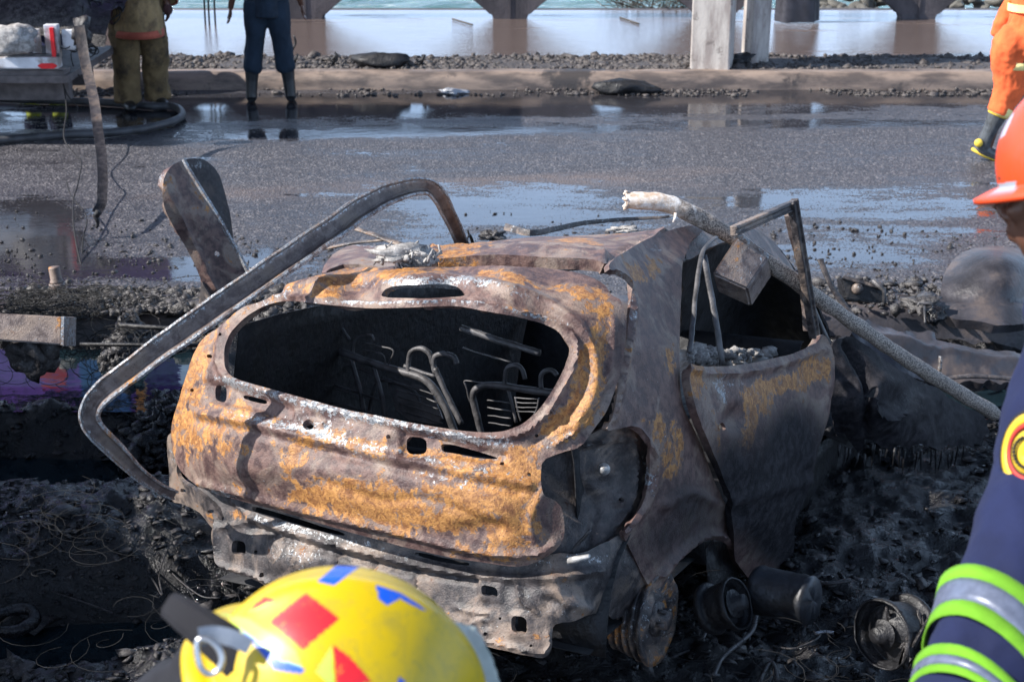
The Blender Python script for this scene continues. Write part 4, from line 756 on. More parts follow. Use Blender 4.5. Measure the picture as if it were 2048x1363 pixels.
dpanel('back_sheet', [(366, 319), (386, 316), (408, 320), (428, 334), (440, 352), (448, 378), (456, 410), (464, 450), (468, 485), (466, 520), (450, 490), (430, 450), (408, 410), (388, 370), (374, 340)],
 [(366, 319, 8.04), (408, 320, 8.2), (440, 352, 8.27), (468, 485, 8.25), (430, 450, 8.12), (388, 370, 8.10)], 'sooty_metal', sh, step=6, lip=.02, dent=.01, base=(0, 0, .6), paint=[('a', 400, 328, 30, 10, 0, .5), ('a', 445, 400, 8, 60, 0, .3)])
o_=channel('rolled_edge', crom(tdep([(367, 319, 7.86), (376, 336, 7.86), (398, 372, 7.87), (422, 410, 7.88), (452, 462, 7.9), (482, 515, 7.92), (500, 552, 7.94)]), 5), np.full(31, .02), [(-.5, 0), (0, .5), (.5, 0)], 'speckled_metal', sh, lambda a, t: (0, .6, 0), warp=.002)
dpanel('foot_flange', [(402, 560), (412, 580), (428, 606), (420, 625), (396, 622), (400, 590)], [(402, 560, 7.9), (420, 625, 7.92), (396, 622, 7.98)], 'sooty_metal', sh, step=6, base=(0, 0, .3))
# pole with welded box ------------------------------------------------------
pl = thing('lamp_pole', P(1560, 540, d=5.9), 'fallen burnt pole with a white scorched end, lying across the car beside the door', 'pole')
pp = [(1250, 400, 5.62), (1275, 400, 5.62), (1310, 402, 5.62), (1345, 410, 5.63), (1385, 428, 5.66), (1425, 450, 5.70), (1460, 470, 5.74), (1540, 528, 5.84), (1600, 570, 5.93), (1680, 625, 6.05), (1760, 682, 6.20), (1840, 735, 6.33), (1920, 785, 6.48), (1990, 830, 6.62)]
pc = crom(tdep(pp), 8); rr = np.interp(np.linspace(0, 1, len(pc)), np.linspace(0, 1, 14), [.029, .032, .031, .032, .034, .033, .032, .030, .030, .031, .031, .032, .033, .034])
b = MB(); b.tube(pc, rr, 18, False)
def pp_paint(V):
    u = (V@np.ones(3))*0; q = V-CC; d = q@FW; u = 1024+FPX*(q@RT)/d; return np.c_[np.clip(1.25-(u-1250)/170, -.25, 1.1), 0*u, 0*u]
o = b.build('pole_tube', 'burnt_pole', pl, warp=.009, wsc=14, paint=pp_paint); mod(o, 'SOLIDIFY', thickness=.006, offset=-1)
b = MB(); e = pc[0]
for k in range(7):
    w = 2*PI*k/7; q = e+.030*np.array([0, math.cos(w), math.sin(w)]); b.tube([q+np.array([.01, 0, 0]), q+np.array([-.004, random.uniform(-.01, .01), random.uniform(-.012, .01)])], [.007, .005], 5)
b.build('jagged_end', 'burnt_pole', pl, warp=.006, wsc=40, paint=(.7, 0, 0))
b = MB(); b.tube([e+np.array([.004, 0, 0]), e+np.array([.02, 0, 0])], .026, 12); b.build('dark_bore', 'soot_black', pl)
b = MB(); b.tube(tdep([(1352, 425, 5.60), (1350, 436, 5.6), (1346, 445, 5.6)]), [.008, .006, .004], 6); b.build('stub', 'burnt_pole', pl, warp=.004, wsc=60, paint=(.6, 0, 0))
def prism(name, quad, d0, dth, mat, parent, bev=.008, paint=None, warp=.003, nsub=4):
    f0 = np.array([P(u, v, d=(d0 if np.isscalar(d0) else d0[i])) for i, (u, v) in enumerate(quad)]); nrm = np.cross(f0[1]-f0[0], f0[2]-f0[0]); nrm /= np.linalg.norm(nrm)
    if nrm @ (f0[0]-CC) < 0: nrm = -nrm
    f1 = f0+nrm*dth; n = len(quad); F = [tuple(range(n)), tuple(range(n, 2*n))[::-1]]+[(i, i+n, (i+1) % n+n, (i+1) % n) for i in range(n)]
    V = np.concatenate([f0, f1]); o = mesh(name, V, F, mat, parent, False, {'paint': np.tile(np.array(paint or (0, 0, 0), float), (2*n, 1))})
    bm = bmesh.new(); bm.from_mesh(o.data); bmesh.ops.recalc_face_normals(bm, faces=bm.faces); bmesh.ops.bevel(bm, geom=bm.edges[:], offset=bev, segments=2, affect='EDGES'); 
    bmesh.ops.triangulate(bm, faces=bm.faces); bmesh.ops.subdivide_edges(bm, edges=[e for e in bm.edges if e.calc_length() > .03], cuts=nsub, use_grid_fill=True)
    org = Vector(origin_of(o)); P_ = np.array([v.co+org for v in bm.verts]); D = warp*np.stack([fbm(P_+k, 16, 3) for k in (0, 40, 80)], 1)
    for v, d in zip(bm.verts, D): v.co += Vector(d)
    bm.to_mesh(o.data); bm.free(); o.data.polygons.foreach_set('use_smooth', [True]*len(o.data.polygons)); mod(o, 'EDGE_SPLIT', split_angle=R(40)); return o
def hexa(name, quad, E, mat, parent, bev, paint, warp=.003):
    f0 = np.array([P(u, v, d=d) for u, v, d in quad]); V = np.concatenate([f0, f0+E]); o = mesh(name, V, [(0, 1, 2, 3), (7, 6, 5, 4)]+[(i, i+4, (i+1) % 4+4, (i+1) % 4) for i in range(4)], mat, parent, False)
    bm = bmesh.new(); bm.from_mesh(o.data); bmesh.ops.recalc_face_normals(bm, faces=bm.faces); bmesh.ops.bevel(bm, geom=bm.edges[:], offset=bev, segments=2, affect='EDGES'); bm.to_mesh(o.data); bm.free()
    a_ = o.data.attributes.new('paint', 'FLOAT_COLOR', 'POINT'); a_.data.foreach_set('color', np.tile(np.array([*paint, 1], 'f'), len(o.data.vertices))); return o
E_ = P(1434, 584, d=5.70)-P(1424, 547, d=5.57)
hexa('bracket_box', [(1476, 468, 5.62), (1537, 514, 5.66), (1494, 578, 5.60), (1424, 547, 5.57)], E_, 'speckled_metal', pl, .008, (0, .25, 0))
prism('clamp_edge', [(1468, 470), (1478, 464), (1540, 510), (1536, 520)], [5.60, 5.6, 5.68, 5.68], .02, 'speckled_metal', pl, .003, (0, .5, 0), .002)
# flat trim strip behind the roof ------------------------------------------
st = crom(tdep([(850, 480, 7.0), (900, 462, 7.0), (950, 452, 7.0), (1010, 453, 6.9), (1060, 466, 6.75), (1110, 458, 6.9), (1180, 444, 7.1), (1260, 438, 7.25), (1330, 434, 7.3), (1350, 430, 7.3)][3:]), 6)
x_ = channel('trim_strip', st, np.linspace(.032, .010, len(st)), [(-.5, 0), (-.2, .08), (.2, .08), (.5, 0)], 'sooty_metal', None, lambda a, t: (0, .25, .1)); props(x_, 'thin dark trim strip arching above the far edge of the car roof', 'metal strip')
def lump(name, c, r, mat, label, cat, n=3, am=.5, sc=None, group=None, parent=None):
    V = ICO3*np.array(r)[None]; V = V*(1+am*fbm(ICO3*1.6+np.array(c)*3, 1.3, 4)[:, None]*1.6)+np.array(c); o = mesh(name, V, ICF3, mat, parent, False); return props(o, label, cat, group)
def twigs(name, c, R0, n, rad, mat, label, cat, up=.6, seg=5, kind=None, curl=.5, parent=None):
    b = MB(); c = np.array(c)
    for k in range(n):
        p = c+np.random.uniform(-1, 1, 3)*R0*np.array([1, .7, .2]); d = np.random.normal(0, 1, 3)*np.array([1, .7, up]); d /= np.linalg.norm(d); L = [p]
        for j in range(seg): d = d+np.random.normal(0, curl*.5, 3); d /= np.linalg.norm(d); p = p+d*R0*random.uniform(.15, .4); L.append(p)
        b.tube(L, rad*random.uniform(.6, 1.2), 4, False)
    return props(b.build(name, mat, parent), label, cat, None, kind)
c = P(815, 512, d=4.98); o = lump('ash_clump', c+np.array([0, 0, .005]), (.085, .05, .028), 'ash', 'pale crumpled ash clump on the left part of the car roof', 'debris', am=1.0)
b = MB()
for k in range(46):
    p = c+np.random.uniform(-1, 1, 3)*np.array([.085, .04, .012]); q1 = p+np.random.uniform(-.02, .02, 3); b.tube([p, q1, q1+np.random.uniform(-.02, .02, 3), q1+np.random.uniform(-.03, .03, 3)+np.array([0, 0, .006])], [.006, .006, .005, .003], 5)
b.tube([c+np.array([.0, -.05, .0]), c+np.array([.0, -.02, .01])], .011, 9)
q_ = b.build('ash_shards', 'ash', None, warp=.006, wsc=40); q_.location = q_.location-o.location; q_.parent = o
lump('ash_clump', P(1250, 458, d=6.9), (.05, .03, .014), 'ash', 'small pale ash flake clump behind the right end of the roof', 'debris', am=1.2)
lump('ash_clump', P(985, 472, d=6.4), (.045, .03, .022), 'grey_clods', 'grey charred lump lying against the trim strip above the roof', 'debris', am=1.2)
for (a, c2, dd, w) in (((708, 455), (830, 500), 6.2, .022), ((650, 497), (770, 478), 6.3, .02)):
    q_ = bar('loose_bar', [P(*a, d=dd), P((a[0]+c2[0])/2, (a[1]+c2[1])/2-2, d=dd-.1), P(*c2, d=dd-.2)], w, 'sooty_metal', None, .35, paint=(.1, .2, .2)); props(q_, 'dark flat bar crossing behind the arch of the bent channel' if a[0] == 708 else 'flat grey bar lying level with the far left roof edge', 'metal bar')
b = MB(); b.tube(crom(tdep([(925, 500, 5.75), (940, 470, 5.8), (950, 500, 5.85), (935, 460, 5.8)]), 5), .004, 5); props(b.build('wire', 'wire_black'), 'small loop of black wire at the foot of the channel arch', 'wire')

# right side: burnt sheets and car front debris -------------------------------
rs = dpanel('burnt_sheet', [(1880, 590), (1886, 560), (1905, 535), (1935, 515), (1980, 503), (2060, 500), (2120, 520), (2130, 640), (2000, 655), (1960, 645), (1900, 640), (1880, 615)],
 [(1880, 590, 8.45), (1935, 515, 8.9), (2060, 500, 9.0), (2120, 560, 8.9), (2130, 650, 8.4), (1900, 638, 8.2), (2000, 580, 8.45)], 'sheet_grey', None, step=7, lip=.06, dent=.012, dsc=2, thick=.004, relief=[('dish', ((1985, 560), (90, 50)), 1, .10), ('line', [(1885, 600), (1980, 612), (2100, 600)], 8, -.02)])
props(rs, 'large smooth grey burnt sheet lying on the road edge behind the orange helmet', 'scrap metal')
rb = dpanel('burnt_bumper', [(1690, 665), (1730, 640), (1760, 655), (1850, 660), (1900, 672), (1960, 690), (2060, 705), (2100, 720), (2100, 770), (2000, 765), (1900, 772), (1790, 740), (1720, 700)],
 [(1690, 665, 7.6), (1760, 655, 7.75), (1900, 672, 7.85), (2100, 715, 7.9), (2100, 770, 7.7), (1900, 770, 7.6), (1790, 740, 7.5)], 'sheet_grey', None, step=6, lip=.05, dent=.03, dsc=5, rough_edge=9, thick=.004, relief=[('line', [(1700, 668), (1850, 700), (1950, 720), (2090, 740)], 14, .03), ('line', [(1880, 668), (1950, 682), (2060, 700)], 8, -.03)])
props(rb, 'long dark burnt bumper lying along the right road edge beyond the pole', 'bumper')
de = thing('burnt_lamp_unit', P(1720, 585, d=8.1), 'charred lamp housing on the road edge just right of the door frame', 'lamp housing')
prism('housing', [(1682, 555), (1705, 553), (1770, 575), (1768, 606), (1740, 604), (1690, 598)], 8.0, .12, 'soot_black', de, .008, None, .01)
prism('mounting_plate', [(1684, 556), (1690, 550), (1762, 572), (1768, 580)], 7.97, .03, 'sooty_metal', de, .003, (0, .2, 0))
b = MB(); b.lathe([(.0, .01), (.02, .012), (.03, .0), (.034, -.03)], P(1715, 578, d=7.97), [-.3, -1, .2], 14); b.build('bulb_socket', 'sooty_metal', de, paint=(0, .3, 0))
b = MB(); b.tube(tdep([(1745, 560, 7.95), (1768, 580, 7.95), (1769, 606, 7.95)]), .012, 6); b.build('bracket', 'charred_tube', de)
b = MB(); b.tube(tdep([(1835, 612, 8.15), (1838, 606, 8.15), (1862, 606, 8.15), (1864, 614, 8.15)]), .008, 6); b.tube(tdep([(1849, 612, 8.1), (1850, 645, 8.0)]), .006, 6); props(b.build('bent_bracket', 'charred_tube'), 'small dark bent bracket on the crusted edge beside the grey sheet', 'bracket')
lump('dark_lump', P(1868, 630, d=8.1), (.06, .05, .05), 'black_clods', 'black lump at the left foot of the large grey sheet', 'debris')
lump('crust_lump', P(1850, 607, d=8.25), (.10, .10, .05), 'grey_clods', 'pale crusted lump touching the left edge of the large grey sheet', 'debris', am=.8)
bb = bar('loose_rail', [P(1860, 758, d=7.5), P(1960, 752, d=7.55), P(2080, 764, d=7.6)], .02, 'sooty_metal', None, .5, paint=(0, .15, .2)); props(bb, 'dark rail half sunk in the ditch water behind the blue sleeve', 'metal bar')
b = MB(); b.tube([P(1879, 745, d=7.5), P(1881, 712, d=7.5)], .010, 8); props(b.build('post_stub', 'sooty_metal', paint=(0, .5, 0)), 'short pale stub standing in the water below the burnt bumper', 'post')
# loose rims and drum on the right ------------------------------------------
def worldrim(u, v, d, ax, R0, wdt, label, name='wheel_rim', mat='soot_black'):
    t = thing(name, P(u, v, d=d), label, 'wheel rim'); axn = np.array(ax, float); axn /= np.linalg.norm(axn); c = P(u, v, d=d)
    b = MB(); pr = [(R0*.97, 0), (R0, -.004), (R0, -.016), (R0*.93, -.02)]+[(R0*(.90-.03*k), -.02-wdt*k/5) for k in range(1, 5)]+[(R0*.95, -wdt), (R0, -wdt-.005), (R0*.97, -wdt-.016), (R0*.8, -wdt-.01)]
    b.lathe(pr, c, axn, 34); o = b.build('rim', mat, t, warp=.006, wsc=20, paint=(0, .1, .5)); mod(o, 'SOLIDIFY', thickness=.006)
    b = MB(); b.lathe([(0, -.01), (R0*.3, -.01), (R0*.34, -.03), (R0*.55, -.04), (R0*.86, -.05)], c, axn, 26)
    b.build('disc', mat, t, warp=.008, wsc=20, paint=(0, .05, .5))
    b = MB(); b.lathe([(0, .03), (.025, .03), (.03, .0), (.05, -.01)], c, axn, 14); b.build('hub', mat, t, warp=.004, wsc=40, paint=(0, .2, .3)); return t
worldrim(1475, 1205, 5.05, (.75, -.5, .5), .085, .10, 'bare brake drum lying in the black mud right of the rear wheel', 'brake_drum')
t = thing('fuel_can', P(1560, 1190, d=5.1), 'dull grey metal drum lying on its side under the rear door', 'drum')
axd = np.array([-.75, .55, -.1]); axd /= np.linalg.norm(axd); c = P(1570, 1190, d=5.15)
b = MB(); b.lathe([(.075, .11), (.08, .10), (.083, .09), (.080, .08), (.082, 0), (.080, -.08), (.084, -.09), (.078, -.10), (0, -.105)], c, axd, 30); o = b.build('shell', 'fuel_drum', t, warp=.006, wsc=12); mod(o, 'SOLIDIFY', thickness=.003)
b = MB(); b.tube(crom([c+axd*.10+np.array([.0, -.02, .06]), c+axd*.16, c+axd*.12+np.array([0, 0, -.07])], 6), .005, 5); b.build('handle', 'wire_black', t)
t = worldrim(1762, 1268, 5.0, (-.8, -.55, .15), .115, .13, 'charred wheel rim on its side in the mud at lower right')
b = MB(); 
for k in range(16): 
    c = P(1840, 1275, d=4.95)+np.random.uniform(-.05, .05, 3); b.tube([c, c+np.random.uniform(-.05, .05, 3), c+np.random.uniform(-.07, .07, 3)], [.012, .010, .005], 6)
props(b.build('burnt_hub_parts', 'cinder', None, warp=.01, wsc=30), 'tangle of charred hub pieces beside the rim at lower right', 'debris')
# wires and stalks ----------------------------------------------------------
def cable(px, r, mat, label, cat='wire', n=6):
    b = MB(); b.tube(crom(tdep(px), 6), r, n); return props(b.build('loose_wire' if cat == 'wire' else 'stalk', mat, None, warp=.004, wsc=12), label, cat)
def gp(L, z=.06): return [(u, v, np.dot(P(u, v, z=z)-CC, FW)) for u, v in L]
cable(gp([(1660, 1150), (1560, 1165), (1510, 1180), (1470, 1215), (1420, 1250), (1405, 1275)]), .006, 'charred_tube', 'curved charred cable running from under the door to the rear wheel')
cable(gp([(1515, 1215), (1505, 1260), (1470, 1290), (1440, 1320), (1428, 1350)]), .009, 'charred_tube', 'thick bent cable curving down in front of the drum')
cable(gp([(1700, 1160), (1650, 1165), (1600, 1150), (1560, 1170), (1500, 1165)], .1), .008, 'cinder', 'knotted charred cable lying over the grey drum')
cable(gp([(1090, 1330), (1150, 1345), (1230, 1335), (1300, 1345), (1440, 1350)], .03), .008, 'charred_tube', 'long charred rod lying across the mud at the bottom centre')
cable(gp([(1080, 1350), (1160, 1320), (1230, 1318), (1300, 1325), (1380, 1300)], .03), .006, 'cinder', 'twisted stalk lying below the rear bumper bracket', 'stalk')
cable(gp([(1540, 1290), (1590, 1295), (1640, 1270), (1625, 1240)], .04), .004, 'cinder', 'thin stalk in the mud between the drum and the rim', 'stalk')
cable(gp([(1520, 1363), (1530, 1340), (1545, 1325), (1555, 1363)], .05), .010, 'cinder', 'short bent cable end sticking up at the bottom edge')
cable(gp([(1630, 1265), (1650, 1262), (1668, 1264)], .08), .006, 'foil_grey', 'short pale stick lying left of the charred rim', 'stalk')
cable(gp([(322, 1130), (340, 1080), (357, 1030), (360, 980)], .12), .0028, 'cinder', 'thin pale stalk rising below the left bumper corner', 'stalk')
cable(gp([(322, 1130), (318, 1160), (325, 1190), (300, 1150)], .06), .0035, 'cinder', 'lowest forked stalk on the glinting mud left of the yellow helmet', 'stalk')
cable(gp([(330, 1125), (350, 1150), (400, 1190), (440, 1195)], .06), .003, 'cinder', 'slanting thin stalk left of the yellow helmet', 'stalk')
cable(gp([(60, 1165), (130, 1190), (200, 1215), (225, 1225)], .03), .003, 'cinder', 'long straight stalk over the lower left puddle', 'stalk')
for nm, L in (('uppermost stray wire across the black mud left of the car', [(150, 1160), (250, 1175), (320, 1195)]), ('curved stray wire low on the mud left of the bumper bracket', [(380, 1120), (370, 1160), (390, 1200)])): cable(gp(L, .05), .0025, 'wire_black', nm)
def wad(name, u, v, d, r, n, rad, label, squash=.35, mat='wire_black'):
    b = MB(); c = P(u, v, d=d)
    for k in range(n):
        q = c+np.random.normal(0, 1, 3)*np.array([r[0], r[1], r[2]*.5])*.5; a0 = random.uniform(0, 6.3); rr_ = random.uniform(.25, 1)*min(r[0]*.55, .16); ti = random.uniform(-.5, .5); L = []
        dw_ = random.uniform(.3, .5)
        for j in range(12):
            w = a0+j*dw_; L.append(q+np.array([math.cos(w)*rr_, math.sin(w)*rr_*.5, math.sin(w+ti)*rr_*squash+.01*j*ti]))
        b.tube(L, rad, 3, False)
    return props(b.build(name, mat), label, 'wire', None, 'stuff')
wad('wire_tangle', 110, 598, 8.2, (.55, .16, .07), 150, .0022, 'tangle of thin black tyre wire heaped above the beam at left', .2)
wad('wire_tangle', 60, 610, 7.6, (.4, .18, .07), 80, .0022, 'nearer clump of thin black tyre wire at the left edge', .15)
wad('wire_tangle', 180, 700, 7.4, (.4, .4, .2), 60, .0018, 'loose loops of thin wire over the ditch water at left', .6)
wad('wire_tangle', 120, 1050, 5.6, (.9, .3, .05), 40, .0009, 'fine wires strewn over the black mud at lower left', .3)
wad('wire_tangle', 520, 1240, 5.0, (.6, .35, .05), 30, .0009, 'fine wires strewn on the mud behind the yellow helmet', .3)
wad('wire_tangle', 1540, 1290, 5.0, (.8, .4, .05), 45, .0011, 'fine charred wires strewn on the mud at lower right', .3)
# unseen lorry wreck added out of view at left, to shade the mud there
lw = thing('shade_lorry', (-4.1, 5.5, .05), 'unseen black lorry wreck added beyond the far left edge to shade the mud', 'lorry')
MB().box((-4.95, 3.9, .55), (-3.25, 6.9, .70)).build('chassis', 'sooty_metal', lw, False, .02, 3, paint=(0, 0, .6))
for y0, y1 in ((3.9, 4.75), (4.78, 5.8), (5.83, 6.9)): o = MB().box((-3.32, y0, .70), (-3.26, y1, 1.66)).build('side_panel', 'sooty_metal', lw, False, .02, 3, paint=(.1, 0, .4)); o = MB().box((-4.95, y0, .70), (-4.89, y1, 1.60)).build('side_panel', 'sooty_metal', lw, False, .02, 3, paint=(.1, 0, .4))
MB().box((-4.9, 3.92, 1.60), (-3.30, 6.88, 1.66)).build('deck', 'sooty_metal', lw, False, .02, 3, paint=(.1, 0, .4))
for y0 in (3.86, 6.9): MB().box((-4.93, y0, .72), (-3.28, y0+.04, 1.62)).build('end_panel', 'sooty_metal', lw, False, .02, 3, paint=(.1, 0, .4))
for x0 in (-3.40, -4.85):
    for y0 in (4.5, 6.3): b = MB(); b.lathe([(0, .09), (.2, .09), (.24, .05), (.36, .09), (.40, .04), (.40, -.09), (0, -.1)], (x0, y0, .42), (1, 0, 0), 26); b.build('wheel', 'soot_black', lw, warp=.02, wsc=6)
# left: beam, hanging clump, pipe stub -----------------------------------------
bm_ = thing('steel_beam', P(20, 655, d=6.3), 'short speckled steel beam end jutting in from the left edge over the ditch', 'beam')
prism('beam_body', [(-160, 618), (124, 633), (122, 690), (-160, 668)], 6.2, .14, 'speckled_metal', bm_, .006, (0, .15, 0), .003)
prism('end_plate', [(122, 632), (129, 633), (128, 692), (120, 690)], 6.185, .17, 'speckled_metal', bm_, .002, (0, .5, 0), .001)
V = lump('charred_clump', P(72, 712, d=6.3), (.095, .05, .085), 'cinder', 'charred clump hanging beneath the steel beam at left', 'debris', am=.7)
ps = thing('pipe_stub', P(122, 590, d=8.25), 'short rusty threaded pipe stub standing on the road edge beside the wire tangle', 'pipe')
c = P(119, 592, y=8.35); b = MB(); b.lathe([(0, .18), (.030, .18), (.033, .175), (.033, .10), (.038, .095), (.038, .085), (.030, .08)], c, (-.08, 0, 1), 18); b.build('thread', 'speckled_metal', ps, warp=.003, wsc=40, paint=(.2, .1, 0))
b = MB(); b.lathe([(.040, .085), (.048, .08), (.048, .05), (.042, .045), (.046, .02), (.058, .01), (.075, -.03)], c, (-.08, 0, 1), 18); b.build('collar', 'speckled_metal', ps, warp=.006, wsc=30, paint=(.15, .1, .1))
lump('mud_crust', P(45, 1000, z=.03), (.11, .10, .012), 'grey_clods', 'pale flat crust on the black mud at the left', 'debris', am=.3)
lump('mud_crust', P(35, 1330, z=.02), (.05, .05, .03), 'cinder', 'shiny lump at the bottom left corner', 'debris', am=1.)
t = thing('tyre_remains', P(30, 1235, z=.03), 'charred ring of tyre half sunk in the mud at the lower left edge', 'tyre')
b = MB(); c = P(30, 1240, z=.03); L = [c+.075*np.array([math.cos(w), math.sin(w), .12*math.sin(w)]) for w in np.linspace(0, 2*PI, 26)]; b.tube(L, .022, 9, False); b.build('tread_ring', 'black_clods', t, warp=.012, wsc=14)
for u0, v0, u1, v1, r, lb in ((160, 688, 420, 690, .010, 'lower thin dark rod crossing the cinder heap behind the channel'), (240, 650, 440, 662, .012, 'upper thin dark rod crossing the cinder heap behind the channel')):
    b = MB(); b.tube([P(u0, v0, d=7.0), P((u0+u1)/2, (v0+v1)/2, d=7.0), P(u1, v1, d=7.0)], r, 7); props(b.build('dark_rod', 'soot_black', None, warp=.004), lb, 'rod')
# ------------------------------------------------------- FAR SIDE
# arched parapet by the sea
pp_ = thing('sea_parapet', (.2, 19.45, KZ), 'dark concrete parapet of arched openings along the seafront', 'parapet')
PY0, PY1 = 19.05, 19.30; sp_ = 2.56; x00 = P(1020, 42, y=19.0)[0]
def pier(cx, name='pier'):
    prof = [(.21, 0), (.23, .06), (.26, .07), (.36, .16), (.50, .27), (.68, .40), (.88, .56), (1.04, .74), (1.14, .92), (1.18, 1.02)]
    V = []; F = []
    for y in (PY0, PY0+.012, PY1-.012, PY1):
        ins = .012 if y in (PY0, PY1) else 0
        for s_ in (-1, 1):
            for w, z in prof: V.append((cx+s_*(w-ins), y, KZ-.02+z))
    n = len(prof)
    def id_(k, s_, i): return k*2*n+(0 if s_ < 0 else n)+i
    for i in range(n-1):
        F.append((id_(0, -1, i), id_(0, 1, i), id_(0, 1, i+1), id_(0, -1, i+1))); F.append((id_(3, 1, i), id_(3, -1, i), id_(3, -1, i+1), id_(3, 1, i+1)))
        for k in range(3):
            F.append((id_(k+1, -1, i), id_(k, -1, i), id_(k, -1, i+1), id_(k+1, -1, i+1))); F.append((id_(k, 1, i), id_(k+1, 1, i), id_(k+1, 1, i+1), id_(k, 1, i+1)))
    return mesh(name, np.array(V), F, 'dark_concrete', pp_, False)
for k in range(-5, 6): pier(x00+k*sp_*(1 if k < 2 else 1))
for k in range(-5, 6):
    b = MB().box((x00+k*sp_-.008, PY0-.012, KZ+.0), (x00+k*sp_+.008, PY0+.004, KZ+.95)); b.build('joint_rib', 'dark_concrete', pp_, False)
MB().box((-14, PY0-.05, KZ+.98), (15, PY1+.05, KZ+1.12)).build('coping', 'dark_concrete', pp_, False)
# two posts
def post(u0, u1, vb, y, label, rot, lean=0):
    a = P(u0, vb, y=y); c = P(u1, vb, y=y); w = abs(c[0]-a[0])/(math.cos(rot)+math.sin(rot)); h = w/2; t = thing('concrete_post', ((a[0]+c[0])/2, y, KZ-.02), label, 'post', 'pair of concrete posts behind the far kerb'); V = []; m = (a+c)/2
    for z in np.linspace(0, 3.2, 17):
        for sx, sy in ((-1, -1), (1, -1), (1, 1), (-1, 1)):
            x_, y_ = sx*h, sy*h; V.append((m[0]+x_*math.cos(rot)-y_*math.sin(rot)+lean*z, y+x_*math.sin(rot)+y_*math.cos(rot), KZ-.05+z))
    F = [(i*4+k, i*4+(k+1) % 4, (i+1)*4+(k+1) % 4, (i+1)*4+k) for i in range(16) for k in range(4)]+[(64, 65, 66, 67)]
    o = mesh('shaft', np.array(V), F, 'post_concrete', t, False); mod(o, 'BEVEL', width=.018, segments=2)
    b = MB().box((m[0]-h*1.2, y-h*1.2, KZ+3.15), (m[0]+h*1.2, y+h*1.2, KZ+3.22)); b.build('cap', 'post_concrete', t, False)
post(1395, 1452, 134, 15.52, 'left concrete post of the pair, its broad face brightly lit', R(-14))
post(1482, 1536, 124, 15.86, 'right concrete post of the pair, with charred debris at its foot', R(22), .004)
lump('charred_lump', (P(1478, 118, y=15.7)[0], 15.7, KZ+.03), (.15, .1, .06), 'soot_black', 'black burnt debris between the feet of the two posts', 'debris', am=.8)
lump('charred_log', (P(762, 128, y=15.52)[0], 15.52, KZ+.05), (.28, .12, .085), 'soot_black', 'black charred block lying on the gravel behind the kerb', 'debris', am=.35)
lump('charred_log', (P(1250, 172, y=14.85)[0], 14.9, ROADZ+.06), (.32, .12, .085), 'soot_black', 'black charred slab against the foot of the far kerb', 'debris', am=.35)
lump('pale_stone', (P(908, 172, y=14.9)[0], 14.9, ROADZ+.02), (.12, .06, .03), 'foil_grey', 'flat pale scrap at the foot of the far kerb', 'debris', am=.6)
for u, v, h, lb in ((587, 128, .30, 'tallest twig'), (667, 128, .12, 'short twig'), (840, 122, .10, 'shortest twig')):
    c = np.array([P(u, v, y=15.6)[0], 15.6, KZ]); b = MB(); b.tube(crom([c, c+np.array([-.02, 0, h*.3]), c+np.array([.03, 0, h*.7]), c+np.array([.02, 0, h])], 4), [.02]*3+[.012]*8+[.008]*2, 5); b.tube([c, c+np.array([.05, 0, .1])], .015, 5); b.tube([c, c+np.array([-.05, 0, .07])], .012, 5)
    props(b.build('charred_twig', 'soot_black', None, warp=.02, wsc=10), lb+' sticking up from the gravel strip behind the kerb', 'twig')
for k, u in enumerate((410, 418, 430)):
    b = MB(); x = P(u, 38, y=18.6)[0]; b.tube([(x, 18.6, KZ-.03), (x+.01, 18.6, KZ+.6), (x+random.uniform(-.04, .04), 18.6, KZ+1.2)], .012, 6); props(b.build('iron_rod', 'wire_black'), ('leftmost', 'middle', 'rightmost')[k]+' of the three thin iron rods left of the dark-clothed man', 'rod', 'iron rods on the promenade')
tp_ = P(1592, 30, y=18.9)[0]; b = MB(); V = []
for i in range(24):
    w = 2*PI*i/24; r_ = .26+.03*math.sin(5*w)
    for z in (0, .3, .6, .9, 1.3): V.append((tp_+r_*(1-.12*z)*math.cos(w), 18.8+.5*r_*(1-.1*z)*math.sin(w), KZ+z))
F = [(i*5+k, ((i+1) % 24)*5+k, ((i+1) % 24)*5+k+1, i*5+k+1) for i in range(24) for k in range(4)]
props(mesh('dark_tarpaulin', np.array(V)+.02*fbm(np.array(V), 4, 3)[:, None], F, 'dark_tarp'), 'dark folded tarpaulin hanging over the parapet right of the posts', 'tarpaulin')
bs = MB()
for k in range(150):
    c = np.array([P(1325, 20, y=20.6)[0]+np.random.uniform(-.55, .75), 20.6+np.random.uniform(-.3, .3), .2]); d = np.array([random.uniform(-1, 1), 0, random.uniform(.2, 1.)]); L = [c]
    for j in range(5): d = d+np.random.normal(0, .35, 3); L.append(L[-1]+d/np.linalg.norm(d)*.13)
    bs.tube(L, .006, 3, False)
props(bs.build('dry_bush', 'brushwood'), 'leafless tangle of brushwood beyond the parapet, left of the posts', 'bush')
